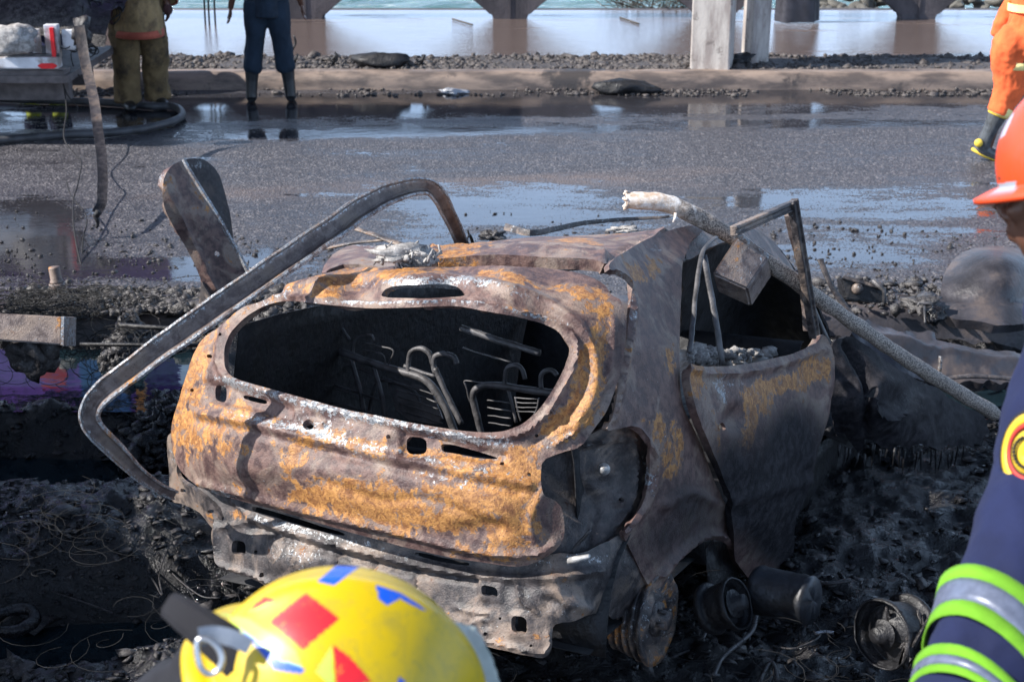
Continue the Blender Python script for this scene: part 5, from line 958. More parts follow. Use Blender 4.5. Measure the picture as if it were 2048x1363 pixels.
# boulders of the breakwater: copies of five shapes
bl = []
for k in range(5):
    V = ICO3*np.array([1, .8, .7]); V = V*(1+.9*fbm(ICO3+k*9, 1.1, 3)[:, None]); me_ = mesh('boulder', V, ICF3, 'sea_boulder', None, False, None, at=(0, 0, 0)); bl.append(me_)
sides = ['left of the last pier', 'right of the last pier']; kk = 0
szn = ['small', 'medium', 'large']; WORDS = ['sharp-edged', 'rounded', 'flat-topped', 'leaning', 'pitted', 'squat', 'upright']; seen = set()
for k in range(84):
    s_ = k % 2; u = random.uniform(1610, 1770) if s_ == 0 else random.uniform(1868, 2075); y = random.uniform(20.6, 21.6); z = .15+(y-20.5)*.42+random.uniform(-.08, .08)
    o = bl[k] if k < 5 else bl[k % 5].copy()
    if k >= 5: COL.objects.link(o)
    o.location = (P(u, 20, y=y)[0], y, z-.30); r_ = random.uniform(.09, .17); o.scale = (r_, r_, r_*.85); o.rotation_euler = (random.random(), random.random(), random.random()*6)
    props(o, 'grey boulder in the breakwater heap beyond the parapet, '+sides[s_], 'boulder', 'breakwater boulders '+sides[s_])
b = MB().box((P(1600, 0, y=20.6)[0], 20.5, -1), (12, 23, -.05)); props(b.build('breakwater_core', 'sea_boulder', None, False), kind='structure')
for nm, u0, v0, u1, v1 in (('thin drifting stick left of the middle pier on the wet promenade', 905, 38, 945, 50), ('thin stick on the wet promenade right of the middle pier', 1240, 35, 1278, 48)):
    a, c = P(u0, v0, z=KZ), P(u1, v1, z=KZ); b = MB(); b.tube([a, (a+c)/2, c], .012, 5); props(b.build('drift_stick', 'brushwood'), nm, 'stick')
#TRUCK
TY = 12.5
tr = thing('rescue_truck', (P(-60, 168, y=TY)[0], TY+1, ROADZ), 'white truck with red edge stripe and purple cover, carrying a load of burnt debris', 'truck')
def pbox(name, u0, v0, u1, v1, y, th, mat, parent, bev=.006):
    a = P(u0, v0, y=y); c = P(u1, v1, y=y); b = MB().box((min(a[0], c[0]), y, min(a[2], c[2])), (max(a[0], c[0]), y+th, max(a[2], c[2]))); o = b.build(name, mat, parent, False)
    if bev: mod(o, 'BEVEL', width=bev, segments=2)
    return o
xr = P(118, 100, y=TY)[0]; xl = xr-4.6
bd = pbox('rear_bumper', -1100, 115, 118, 138, TY-.06, .12, 'truck_white', tr, .012)
pbox('under_rail', -1100, 141, 130, 168, TY+.02, .2, 'truck_underside', tr)
pbox('edge_stripe', 98, 56, 112, 116, TY-.03, .03, 'truck_red', tr, .002); pbox('corner_post', 86, 50, 120, 116, TY, .08, 'truck_white', tr)
pbox('side_panel', 60, 58, 84, 112, TY+.03, .03, 'truck_white', tr); pbox('side_panel', 122, 60, 150, 100, TY+.05, .05, 'truck_white', tr); pbox('tail_rail', -1100, 108, 118, 114, TY-.02, .05, 'charred_tube', tr)
for k, (u0, u1) in enumerate(((-1100, -400), (-395, 55))): pbox('side_panel', u0, 58, u1, 110, TY+.06, .03, 'truck_white', tr)
b = MB(); a = P(75, 132, y=TY-.065); c = P(115, 132, y=TY-.065); m_ = (a+c)/2; w = (c[0]-a[0])/2; V = [(m_[0]-w, a[1], m_[2]), (m_[0]-w*.6, a[1], m_[2]-.022), (m_[0]+w*.6, a[1], m_[2]-.022), (m_[0]+w, a[1], m_[2]), (m_[0]+w*.6, a[1], m_[2]+.022), (m_[0]-w*.6, a[1], m_[2]+.022)]
V2 = [(x, y-.004, z) for x, y, z in V]; b.add(V+V2, [(6, 7, 8, 9, 10, 11)]+[(i, (i+1) % 6, (i+1) % 6+6, i+6) for i in range(6)]); b.build('reflector', 'truck_red', bd, False)
MB().box((xl, TY, .74), (xr+.05, TY+1.6, .80)).build('bed_floor', 'truck_underside', tr, False)
MB().box((xl, TY+.5, .50), (xr-.1, TY+.62, .74)).box((xl, TY+1.2, .50), (xr-.1, TY+1.32, .74)).build('chassis', 'truck_underside', tr, False)
for cx in (xr-2.0, xr-3.6):
    for cy in (TY+.25, TY+1.35): b = MB(); b.lathe([(.0, .11), (.18, .11), (.2, .06), (.30, .10), (.38, .08), (.40, 0), (.38, -.10), (0, -.11)], (cx, cy, ROADZ+.40), (0, -1, 0), 26); b.build('wheel', 'rubber_black', tr)
MB().box((xl, TY+.05, 1.55), (xr+.42, TY+.09, 3.1)).box((xl, TY+1.5, 1.55), (xr+.42, TY+1.54, 3.1)).build('cover_side', 'truck_purple', tr, False)
MB().box((xl-.02, TY+.03, 3.1), (xr+.44, TY+1.56, 3.16)).build('cover_roof', 'truck_white', tr, False)
MB().box((xr+.36, TY+.04, 1.62), (xr+.44, TY+.12, 3.1)).box((xr-2.5, TY+.1, .8), (xr-2.42, TY+.18, 3.1)).box((xr-.06, TY+.1, 1.5), (xr+.02, TY+.18, 1.8)).build('cover_frame', 'truck_orange', tr, False)
MB().box((xr-.49, TY+.035, 1.90), (xr-.24, TY+.05, 2.18)).build('red_square', 'truck_red', tr, False)
MB().box((xr-.12, TY+.035, 1.56), (xr+.30, TY+.05, 2.9)).build('blue_panel', 'truck_blue', tr, False)
# its load
Vl = []; nxl, nyl = 90, 26
for i in range(nxl):
    for j in range(nyl): Vl.append((xl+.2+(xr+.36-xl-.2)*i/(nxl-1), TY+.10+1.2*j/(nyl-1), 0))
Vl = np.array(Vl); e = np.clip((Vl[:, 1]-TY-.10)/.30, 0, 1); Vl[:, 2] = 1.12+.26*e**.5+.16*fbm(Vl, 3, 4)*e+.03*fbm(Vl, 14, 3)-.10*(Vl[:, 0] > xr+.1)
F = np.array([(i*nyl+j, (i+1)*nyl+j, (i+1)*nyl+j+1, i*nyl+j+1) for i in range(nxl-1) for j in range(nyl-1)])
ld = mesh('burnt_load', Vl, F, 'cinder'); props(ld, 'heap of charred scrap and wire piled on the bed of the truck', 'load')
Vf = ICO3*np.array([.20, .10, .125])*(1+.5*fbm(ICO3*2, 1.4, 4)[:, None])+P(26, 78, y=TY-.08); props(mesh('foam_mass', Vf, ICF3, 'ash'), 'pinkish grey ash-crusted mass hanging over the tail rail of the truck', 'debris')
wad('load_wire', 60, 22, 12.9, (.42, .25, .12), 380, .006, 'tangled black wire spilling from the top of the truck load', .8)
wad('load_wire', 168, 80, 12.6, (.12, .1, .16), 40, .006, 'small snarl of wire at the right corner of the truck load', .9)
lump('hanging_scrap', P(163, 66, y=TY-.05), (.075, .08, .10), 'cinder', 'charred scrap hanging at the right corner of the truck above the bent strap', 'debris', am=.9)
# bent strap and its wires
st = crom(np.array([P(158, 52, y=12.3), P(165, 95, y=12.2), P(176, 150, y=11.9), P(188, 200, y=11.4), P(196, 260, y=10.9), P(204, 320, y=10.4), P(205, 375, y=10.0), P(203, 405, y=9.8), P(193, 425, y=9.7)]), 6)
sto = thing('hanging_strap', st[0], 'long bent metal strap hanging from the right corner of the truck load', 'metal strap')
channel('strap', st, np.linspace(.085, .062, len(st)), [(-.5, .04), (-.42, 0), (.42, 0), (.5, .04)], 'sooty_metal', sto, lambda a, t: (0, .05 if t < .5 else 0, .55 if t < .45 else 1.1))
b = MB(); q = st[-1]; b.tube(crom([q+np.array([.02, 0, .01]), q+np.array([-.005, 0, -.03]), q+np.array([.0, 0, -.07]), q+np.array([-.01, 0, -.11])], 4), [.022]*4+[.014]*4+[.012]*4+[.004], 7); b.build('torn_end', 'soot_black', sto, warp=.01, wsc=30)
for lab, L in (('long loose wire dropping from the load to the rubble, left strand', [(150, 90, 12.3), (142, 110, 12.3), (150, 140, 12.1), (170, 165, 11.9)]), ('longest wire dangling from the truck load down to the rubble heap', [(128, 170, 12.2), (133, 220, 11.5), (128, 275, 11), (150, 310, 10.6), (163, 325, 10.4), (155, 370, 10), (147, 400, 9.7), (148, 455, 9.3), (160, 520, 9.0), (175, 560, 8.8)]), ('second wire crossing the longest dangling wire below the strap', [(133, 365, 10.2), (142, 390, 10), (165, 420, 9.7), (174, 440, 9.5), (166, 480, 9.3), (165, 520, 9.1), (174, 556, 8.9)]), ('short wire curl swinging beside the strap', [(120, 150, 12.3), (135, 190, 12.1), (155, 215, 12), (148, 232, 12)]), ('wire loop round the top of the strap', [(170, 80, 12.2), (192, 88, 12.1), (190, 105, 12.1), (172, 100, 12.2)])):
    b = MB(); b.tube(crom(tdep([(u, v, d/FW[1]) for u, v, d in L]), 6), .006 if L[0][0] == 128 else .005, 5); props(b.build('dangling_wire', 'wire_black'), lab, 'wire')

# ------------------------------------------------------------------ people
def tube_pts(mb, pts, r, n=14, flat=1): mb.tube(crom(pts, 5) if len(pts) > 2 else pts, np.interp(np.linspace(0, 1, (len(pts)-1)*5+1 if len(pts) > 2 else len(pts)), np.linspace(0, 1, len(r)), r), n, True, flat)
def remesh(name, mb, vox, mat, parent, T, smooth=6, fold=0, fsc=9, paint=None):
    V = np.concatenate(mb.V); me = bpy.data.meshes.new('tmp'); me.from_pydata([tuple(p) for p in V], [], [tuple(map(int, q)) for q in mb.F])
    bm = bmesh.new(); bm.from_mesh(me); bmesh.ops.recalc_face_normals(bm, faces=bm.faces); bm.to_mesh(me); bm.free()
    o = bpy.data.objects.new('tmp', me); COL.objects.link(o); m = o.modifiers.new('r', 'REMESH'); m.mode = 'VOXEL'; m.voxel_size = vox; m = o.modifiers.new('s', 'SMOOTH'); m.iterations = smooth; m.factor = .5
    dg = bpy.context.evaluated_depsgraph_get(); ev = o.evaluated_get(dg); m2 = bpy.data.meshes.new_from_object(ev); n = len(m2.vertices)
    X = np.empty(n*3, 'f'); m2.vertices.foreach_get('co', X); X = X.reshape(-1, 3).astype(float); N = np.empty(n*3, 'f'); m2.vertices.foreach_get('normal', N); N = N.reshape(-1, 3)
    Fs = [tuple(p.vertices) for p in m2.polygons]; bpy.data.objects.remove(o)
    if fold: X = X+N*(fold*(fbm(X*np.array([1, 1, .55]), fsc, 4, True)[:, None]*.9+.4*fbm(X, fsc*2.5, 2)[:, None]))
    A = {'paint': paint(X)} if paint else None
    return mesh(name, T(X), Fs, mat, parent, True, A)
def place(loc, face, sc=1.0):
    c, s = math.cos(face), math.sin(face); L = np.array(loc)
    def T(X):
        X = np.atleast_2d(X)*sc; return np.c_[X[:, 0]*c-X[:, 1]*s, X[:, 0]*s+X[:, 1]*c, X[:, 2]]+L
    return T
def hand(mb, w, d, side, curl=.5, rad=.008):
    """palm, four fingers of unequal length with bends and a thumb from the side; w wrist, d pointing to the fingertips"""
    w = np.array(w, float); d = np.array(d, float)/np.linalg.norm(d); s = np.cross(d, [0, 0, 1.]) if abs(d[2]) < .85 else np.array([0, 1., 0]); s /= np.linalg.norm(s); n = np.cross(s, d)*side
    M = np.stack([s, n, d], 1); mb.ell(w+d*.045, (.040, .018, .055), 14, 10, M)
    for k, (L, off) in enumerate(((.072, -.030), (.082, -.010), (.076, .010), (.060, .029))):
        p0 = w+d*.075+s*off; c1 = curl*(.6+.15*k); L3 = [w+d*.03+s*off*.6, p0, p0+(d*math.cos(c1*.5)+n*math.sin(c1*.5))*L*.42]; L3.append(L3[-1]+(d*math.cos(c1*1.2)+n*math.sin(c1*1.2))*L*.32); L3.append(L3[-1]+(d*math.cos(c1*1.9)+n*math.sin(c1*1.9))*L*.26)
        mb.tube(L3, [rad, rad*1.05, rad, rad*.92, rad*.75], 8)
    p0 = w+d*.022-s*.026; L3 = [p0, p0-s*.026+d*.024+n*.008, p0-s*.040+d*.052+n*.016, p0-s*.044+d*.074+n*.022]; mb.tube(L3, [.012, .011, .010, .008], 8)
def head(mb, c, s=1, tilt=0):
    """face looks towards +Y"""
    c = np.array(c, float); g = lambda x, y, z: c+s*np.array([x, y*math.cos(tilt)-z*math.sin(tilt), y*math.sin(tilt)+z*math.cos(tilt)])
    mb.ell(g(0, -.005, .03), np.array([.075, .095, .095])*s, 20, 14); mb.ell(g(0, .028, -.045), np.array([.055, .062, .062])*s, 16, 12); mb.ell(g(0, .055, -.088), np.array([.026, .022, .018])*s, 12, 8)
    mb.tube([g(0, .086, .018), g(0, .103, -.012), g(0, .114, -.030)], [.009*s, .012*s, .014*s], 9); mb.ell(g(-.014, .100, -.034), np.array([.011, .012, .009])*s, 8, 6); mb.ell(g(.014, .100, -.034), np.array([.011, .012, .009])*s, 8, 6)
    mb.ell(g(0, .090, -.058), np.array([.026, .012, .007])*s, 10, 6); mb.ell(g(0, .088, -.069), np.array([.022, .012, .008])*s, 10, 6)
    for q in (-1, 1):
        mb.ell(g(q*.032, .080, .022), np.array([.020, .014, .008])*s, 10, 6); mb.ell(g(q*.042, .066, -.018), np.array([.022, .018, .018])*s, 10, 6); mb.ell(g(q*.078, -.004, -.010), np.array([.009, .018, .030])*s, 10, 8)
    mb.tube([g(0, -.015, -.05), g(0, -.03, -.15)], [.055*s, .060*s], 14); return g
def eyes(g, parent, T, s=1):
    for q in (-1, 1): b = MB().ell(g(q*.032, .078, .004), np.array([.012, .010, .009])*s, 10, 8); V = T(np.concatenate(b.V)); mesh('eye', V, b.F, 'eye_white', parent)
def ring(T, name, c0, c1, r0, r1, mat, parent, flat=1, n=30, dirv=None, off=0):
    """band round a limb"""
    b = MB(); b.tube([c0, c1], [r0, r1], n, False, flat); V = T(np.concatenate(b.V)); o = mesh(name, V, b.F, mat, parent); mod(o, 'SOLIDIFY', thickness=.004, offset=1); return o

# firefighter in the tan coat, back to the camera, slightly turned right ---------
fx = P(288, 215, z=ROADZ)
ff = thing('person', (fx[0], fx[1], ROADZ), 'person in tan firefighter coat with red hem, standing in the hose loop', 'person'); T = place((fx[0], fx[1], ROADZ), R(-155), 1.02)
b = MB(); g = head(b, (0, 0, 1.62)); b.tube(crom([(0, 0, .92), (0, 0, 1.15), (0, -.01, 1.38), (0, -.01, 1.48)], 4), [.14, .145, .15, .15, .15, .155, .16, .165, .17, .16, .14, .11, .07], 18, True, .7)
for q in (-1, 1):
    b.tube([(q*.10, 0, .95), (q*.12, .02, .5), (q*.13, 0, .10)], [.085, .06, .045], 12); b.tube([(q*.13, -.03, .05), (q*.14, .16, .04)], [.045, .035], 10)
    wr = np.array([q*.27, .10, .93]); b.tube([(q*.17, 0, 1.42), (q*.26, -.02, 1.17), wr], [.06, .048, .032], 12); hand(b, wr, (q*.02, .10, -1), q, .6)
remesh('body', b, .010, 'skin', ff, T, 3); eyes(g, ff, T)
b = MB()
for q in (-1, 1): tube_pts(b, [(q*.10, 0, .98), (q*.12, 0, .75), (q*.13, .03, .50), (q*.135, .0, .28), (q*.14, -.005, .07)], [.145, .142, .125, .118, .112, .118], 18)
remesh('trousers', b, .014, 'firefighter_olive', ff, T, 4, .022, 7)
b = MB(); tube_pts(b, [(0, 0, .68), (0, 0, .92), (0, 0, 1.2), (0, -.01, 1.40), (0, -.01, 1.5)], [.335, .32, .285, .27, .25, .14], 26, .68)
for q in (-1, 1): tube_pts(b, [(q*.16, 0, 1.40), (q*.27, -.02, 1.2), (q*.30, .0, 1.08), (q*.275, .09, .98)], [.11, .098, .09, .088], 14)
remesh('coat', b, .013, 'firefighter_tan', ff, T, 3, .020, 6)
ring(T, 'hem_band', (0, 0, .675), (0, 0, .74), .345, .338, 'dull_red_trim', ff, .68)
for q in (-1, 1): ring(T, 'cuff', (q*.272, .095, .965), (q*.283, .065, 1.02), .094, .095, 'dull_red_trim', ff); b = MB(); hand(b, (q*.27, .10, .935), (q*.02, .10, -1), q, .6, .013); b.ell((q*.27, .105, .90), (.046, .03, .06)); remesh('glove', b, .008, 'glove', ff, T, 2)
b = MB()
for q in (-1, 1): b.tube(crom([(q*.14, -.06, .05), (q*.145, .06, .055), (q*.15, .18, .045), (q*.152, .24, .04)], 4), [.058, .062, .064, .064, .062, .06, .058, .055, .05, .046, .04, .03, .02], 12, True, .8)
remesh('boots', b, .012, 'rubber_black', ff, T, 2)
b = MB(); b.ell((0, -.01, 1.68), (.125, .15, .11)); b.lathe([(.12, 0), (.175, -.03), (.172, -.04), (.12, -.01)], (0, -.02, 1.66), (0, 0, 1), 24); V = T(np.concatenate(b.V)); mesh('helmet', V, b.F, 'yellow_shell', ff, True, {'decal': np.zeros((len(V), 4))})
ring(T, 'chest_band', (0, 0, 1.22), (0, 0, 1.28), .298, .292, 'pale_yellow_band', ff, .68)

# man in dark clothes and rubber boots ----------------------------------------
gx = P(543, 205, z=ROADZ)
gd = thing('person', (gx[0], gx[1], ROADZ), 'person in dark blue clothes and black rubber boots, standing with hands hanging down', 'person'); T = place((gx[0], gx[1], ROADZ), R(8), 1.0)
b = MB(); g = head(b, (0, 0, 1.62)); b.tube(crom([(0, 0, .92), (0, 0, 1.15), (0, -.01, 1.38), (0, -.01, 1.48)], 4), [.13, .135, .14, .14, .14, .145, .15, .155, .16, .15, .13, .10, .06], 18, True, .7)
HW = {}
for q in (-1, 1):
    b.tube([(q*.09, 0, .92), (q*.14, .02, .5), (q*.185, 0, .10)], [.08, .055, .04], 12); b.tube([(q*.185, -.03, .05), (q*.20, .15, .04)], [.04, .03], 10)
    wr = np.array([q*.335, .03, .90] if q < 0 else [.33, .05, .92]); HW[q] = wr; b.tube(crom([(q*.17, 0, 1.41), (q*.27, -.03, 1.15), wr], 5), [.055, .05, .047, .045, .043, .042, .040, .036, .033, .03, .028], 14); hand(b, wr, (q*.10, .08, -1), -q, .45, .0095)
remesh('body', b, .0075, 'skin', gd, T, 2); eyes(g, gd, T)
b = MB(); b.ell((0, -.015, 1.67), (.082, .10, .09)); V = T(np.concatenate(b.V)); mesh('hair', V, b.F, 'hair_black', gd)
b = MB()
for q in (-1, 1): tube_pts(b, [(q*.085, 0, .97), (q*.105, 0, .78), (q*.135, .02, .52), (q*.155, 0, .36), (q*.168, 0, .30)], [.125, .118, .092, .088, .095, .075], 18)
b.ell((0, 0, .93), (.18, .125, .12)); remesh('trousers', b, .012, 'teal_dark_cloth', gd, T, 4, .012, 9)
b = MB(); tube_pts(b, [(0, 0, .83), (0, 0, 1.0), (0, 0, 1.2), (0, -.01, 1.38), (0, -.01, 1.48)], [.205, .19, .19, .21, .20, .10], 24, .68)
for q in (-1, 1): tube_pts(b, [(q*.14, 0, 1.40), (q*.22, -.01, 1.29), (q*.255, -.02, 1.18)], [.085, .078, .074], 14)
remesh('shirt', b, .012, 'teal_dark_cloth', gd, T, 3, .012, 8)
for q in (-1, 1):
    b = MB(); tube_pts(b, [(q*.165, .0, .36), (q*.175, 0, .22), (q*.185, -.01, .10), (q*.187, -.015, .05)], [.075, .060, .055, .056], 14); b.tube(crom([(q*.185, -.045, .04), (q*.19, .04, .05), (q*.197, .13, .045), (q*.20, .19, .04)], 4), [.040, .046, .05, .052, .053, .053, .053, .052, .05, .048, .045, .04, .02], 12, True, .8)
    remesh('rubber_boot', b, .009, 'rubber_black', gd, T, 3)

# person behind the truck: only lime boots show --------------------------------
hx = P(90, 192, z=ROADZ)
hb = thing('person', (hx[0], hx[1], ROADZ), 'person behind the truck, only lime yellow boots showing beneath it', 'person'); T = place((hx[0], hx[1], ROADZ), R(170), 1.0)
b = MB(); g = head(b, (0, 0, 1.62)); b.tube(crom([(0, 0, .92), (0, 0, 1.15), (0, 0, 1.38), (0, 0, 1.48)], 4), [.14]*12+[.08], 18, True, .7)
for q in (-1, 1): b.tube([(q*.1, 0, .95), (q*.13, 0, .5), (q*.14, 0, .1)], [.08, .06, .045], 12); b.tube([(q*.17, 0, 1.42), (q*.25, 0, 1.15), (q*.26, .08, .93)], [.06, .045, .03], 10); hand(b, (q*.26, .08, .93), (0, .1, -1), q, .5)
remesh('body', b, .012, 'skin', hb, T, 3); eyes(g, hb, T)
b = MB(); tube_pts(b, [(0, 0, .75), (0, 0, 1.1), (0, 0, 1.45)], [.27, .24, .2], 20, .7)
for q in (-1, 1): tube_pts(b, [(q*.11, 0, .9), (q*.13, 0, .5), (q*.14, 0, .2)], [.13, .11, .10], 14); tube_pts(b, [(q*.17, 0, 1.4), (q*.26, 0, 1.15), (q*.27, .07, .98)], [.09, .08, .07], 12)
remesh('fire_suit', b, .014, 'navy_cloth', hb, T, 3, .015, 8)
for q in (-1, 1): b = MB(); b.tube([(q*.14, 0, .06), (q*.14, 0, .22)], [.07, .075], 12); b.tube(crom([(q*.14, -.06, .05), (q*.15, .06, .065), (q*.16, .18, .05)], 4), [.06, .066, .068, .068, .066, .06, .055, .045, .03], 12); remesh('boot', b, .011, 'boot_lime', hb, T, 2)

# walking person in orange, partly behind the orange helmet ---------------------
ox = P(2040, 300, z=ROADZ); OYY = 12.0
og = thing('person', (P(2075, 300, y=OYY)[0], OYY, ROADZ), 'person in orange suit with pale bands and black boots, striding off right', 'person')
def oP(u, v, y=OYY): return P(u, v, y=y)
hipx = oP(2068, 10)[0]; T = lambda X: np.atleast_2d(X)
kneeB, ankB, toeB = oP(2015, 165), oP(1986, 262), oP(1958, 312); b = MB(); X0 = hipx; g = head(b, (X0+.05, OYY, ROADZ+1.66))
b.tube(crom([(X0, OYY, 1.12), (X0+.01, OYY, 1.35), (X0+.03, OYY, 1.58), (X0+.03, OYY, 1.68)], 4), [.14]*12+[.08], 18)
b.tube([(X0-.02, OYY-.08, 1.12), kneeB, ankB], [.085, .06, .04], 12); b.tube([ankB, oP(1972, 306)], [.04, .035], 10)
kf = np.array([X0+.25, OYY+.1, .70]); af = np.array([X0+.33, OYY+.1, .30]); b.tube([(X0+.02, OYY+.1, 1.12), kf, af], [.085, .06, .04], 12); b.tube([af-np.array([.03, 0, .05]), af+np.array([.17, 0, -.06])], [.045, .03], 10)
for q, e_, w_ in ((-1, (X0-.05, OYY-.28, 1.36), (X0+.15, OYY-.30, 1.18)), (1, (X0-.1, OYY+.27, 1.36), (X0-.18, OYY+.28, 1.12))): b.tube([(X0+.03, OYY+q*.18, 1.61), e_, w_], [.06, .045, .03], 12); hand(b, w_, (.4, 0, -1), q, .5)
remesh('body', b, .010, 'skin', og, T, 3); eyes(g, og, T)
b = MB(); tube_pts(b, [(X0-.0, OYY-.07, 1.18), (oP(2020, 90)+np.array([0, -.02, 0])), kneeB+np.array([.03, 0, 0]), oP(2008, 205), oP(1996, 226)], [.155, .15, .125, .10, .085], 18)
tube_pts(b, [(X0+.02, OYY+.1, 1.18), (X0+.15, OYY+.1, .92), kf, af+np.array([0, 0, .08])], [.15, .13, .11, .10], 16); b.tube(crom([(X0, OYY, 1.10), (X0+.01, OYY, 1.35), (X0+.03, OYY, 1.58), (X0+.03, OYY, 1.70)], 4), [.19, .19, .185, .18, .18, .18, .185, .19, .195, .2, .18, .15, .08], 20)
for q, e_, w_ in ((-1, (X0-.05, OYY-.28, 1.36), (X0+.12, OYY-.30, 1.20)), (1, (X0-.1, OYY+.27, 1.36), (X0-.16, OYY+.28, 1.16))): tube_pts(b, [(X0+.03, OYY+q*.17, 1.60), e_, w_], [.085, .075, .065], 12)
remesh('orange_suit', b, .012, 'orange_cloth', og, T, 3, .018, 8)
k2 = oP(2026, 128); dv = (kneeB-oP(2030, 60)); dv /= np.linalg.norm(dv); b = MB(); b.tube([k2-dv*.03, k2+dv*.03], [.150, .146], 26, False); V = np.concatenate(b.V); o = mesh('reflective_band', V, b.F, 'pale_yellow_band', og); mod(o, 'SOLIDIFY', thickness=.004)
k2 = oP(2000, 220); b = MB(); b.tube([k2+np.array([.02, 0, .035]), k2-np.array([.012, 0, .035])], [.098, .092], 26, False); V = np.concatenate(b.V); o = mesh('reflective_band', V, b.F, 'pale_yellow_band', og); mod(o, 'SOLIDIFY', thickness=.004)
o = mesh('waist_band', np.concatenate(MB().tube([(X0, OYY, 1.40), (X0, OYY, 1.46)], [.198, .198], 26, False).V), MB().tube([(X0, OYY, 1.40), (X0, OYY, 1.46)], [.198, .198], 26, False).F, 'pale_yellow_band', og)
for nm, A_, K_, TO, SO in (('rubber_boot', ankB, oP(1992, 232), oP(1946, 300)+0, 1), ('rubber_boot', af, af+np.array([0, 0, .15]), None, 0)):
    b = MB()
    if SO:
        heel, toe = oP(1950, 296), oP(1985, 316); b.tube(crom([oP(1996, 228), oP(1984, 252), oP(1970, 280), oP(1966, 296)], 4), [.078, .074, .070, .066, .062, .06, .058, .058, .058, .058, .058, .057, .05], 16)
        b.tube(crom([heel+np.array([.02, 0, .03]), oP(1966, 299), toe+np.array([.02, 0, .02]), toe+np.array([.10, 0, -.02])], 4), [.04, .048, .052, .054, .054, .052, .05, .05, .048, .046, .042, .036, .02], 14)
    else: b.tube([A_+np.array([0, 0, .15]), A_], [.075, .06], 16); b.tube([A_-np.array([.05, 0, .05]), A_+np.array([.2, 0, -.07])], [.05, .04], 14)
    bt = remesh(nm, b, .008, 'boot_grey', og, T, 3)
    if SO:
        b = MB(); b.tube([heel+np.array([-.02, -.0, -.008]), oP(1966, 310), toe+np.array([.03, 0, -.015])], [.035, .04, .04], 12, True, .4); mesh('sole', np.concatenate(b.V), b.F, 'rubber_yellow', bt)
        b = MB(); b.lathe([(0, .012), (.028, .010), (.034, 0), (.034, -.01)], oP(1957, 286, OYY-.055), (-.3, -1, .1), 18); mesh('ankle_patch', np.concatenate(b.V), b.F, 'rubber_yellow', bt)
        b = MB(); b.tube([oP(1997, 225), oP(1994, 231)], [.080, .080], 20, False); o = mesh('top_rim', np.concatenate(b.V), b.F, 'rubber_yellow', bt); mod(o, 'SOLIDIFY', thickness=.006)
hb_ = MB(); hb_.ell((X0+.05, OYY, ROADZ+1.74), (.13, .12, .10)); V = np.concatenate(hb_.V); mesh('helmet', V, hb_.F, 'orange_shell', og, True, {'decal': np.zeros((len(V), 4))})

# fire hose -------------------------------------------------------------------
hz = ROADZ+.04
pts = [P(u, v, z=hz) for u, v in ((-300, 190), (-60, 196), (60, 200), (170, 203), (240, 207), (300, 212), (345, 213), (362, 222), (362, 234), (335, 246), (280, 258), (210, 266), (130, 270), (60, 275), (0, 281), (-120, 290), (-400, 296))]
b = MB(); b.tube(crom(pts, 8), .036, 12); props(b.build('fire_hose', 'hose_rubber', None, warp=.004, wsc=6), 'thick dark fire hose looping round the firefighter and back under the truck', 'hose')

# ------------------------------------------------------- NEAR PEOPLE
def ndecal(V, c, Fr, specs):
    """flat printed patches on a shell: Fr columns = frame axes, patches given as lon/lat polygons (degrees)"""
    D = (V-c)@Fr; D /= np.linalg.norm(D, axis=1)[:, None]; lon = np.degrees(np.arctan2(D[:, 0], -D[:, 1])); lat = np.degrees(np.arcsin(np.clip(D[:, 2], -1, 1))); A_ = np.zeros((len(V), 4)); LL = np.c_[lon, lat]
    for col, poly in specs: m = pip(LL, np.array(poly, float)); A_[m] = (*col, 1)
    return A_
# orange-helmeted man at the right edge
Z0 = .72; mc = P(2158, 282, d=2.33)
mn = thing('person', (mc[0], mc[1], Z0), 'person at right edge in orange helmet and navy jacket with lime and silver sleeve bands', 'person')
fa = R(48)          # faces forward-left
hd = np.array([mc[0], mc[1], mc[2]-.05]); Tm = place((hd[0], hd[1], hd[2]), fa, 1.05)
def world(u, v, d): return P(u, v, d=d)
b = MB(); g = head(b, (0, 0, -.035), 1.0, -.12); H_ = [T_ for T_ in b.V]
VV = np.concatenate(b.V); b2 = MB(); b2.V = [Tm(VV)]; b2.F = b.F; b2.k = len(VV)
sh_ = world(2190, 780, 2.48); el = world(2090, 1130, 2.31); wr = world(1960, 1500, 2.15); pel = np.array([hd[0]+.26, hd[1]+.12, hd[2]-.82]); nk = hd+np.array([.02, .0, -.18])
b2.tube(crom([pel, pel+np.array([0, 0, .25]), nk+np.array([.12, .04, -.16]), nk], 4), [.13]*10+[.10, .07, .055], 18); b2.tube(crom([sh_+np.array([.03, 0, -.03]), el, wr], 5), [.06]*4+[.05]*4+[.04, .035, .03], 14); hand(b2, wr, wr-el, 1, .5)
ls = sh_+np.array([.38, .12, 0]); b2.tube([ls, ls+np.array([.1, .0, -.3]), ls+np.array([.05, .12, -.52])], [.06, .048, .03], 12); hand(b2, ls+np.array([.05, .12, -.52]), (0, .3, -1), -1, .5)
for q in (-.1, .1): b2.tube([pel+np.array([q, 0, 0]), pel+np.array([q, .03, -.42]), (pel[0]+q, pel[1], Z0+.1)], [.085, .06, .045], 12)
remesh('body', b2, .008, 'skin', mn, lambda X: X, 3); eyes(g, mn, Tm, 1.05)
hx_ = MB(); hx_.ell((0, -.03, .02), (.082, .085, .085)); mesh('hair', Tm(np.concatenate(hx_.V)), hx_.F, 'hair_black', mn)
b = MB(); px_ = [(2190, 640, 2.48), (2150, 745, 2.46), (2118, 860, 2.42), (2095, 980, 2.36), (2060, 1120, 2.31), (2010, 1260, 2.25), (1960, 1400, 2.18), (1940, 1480, 2.14)]
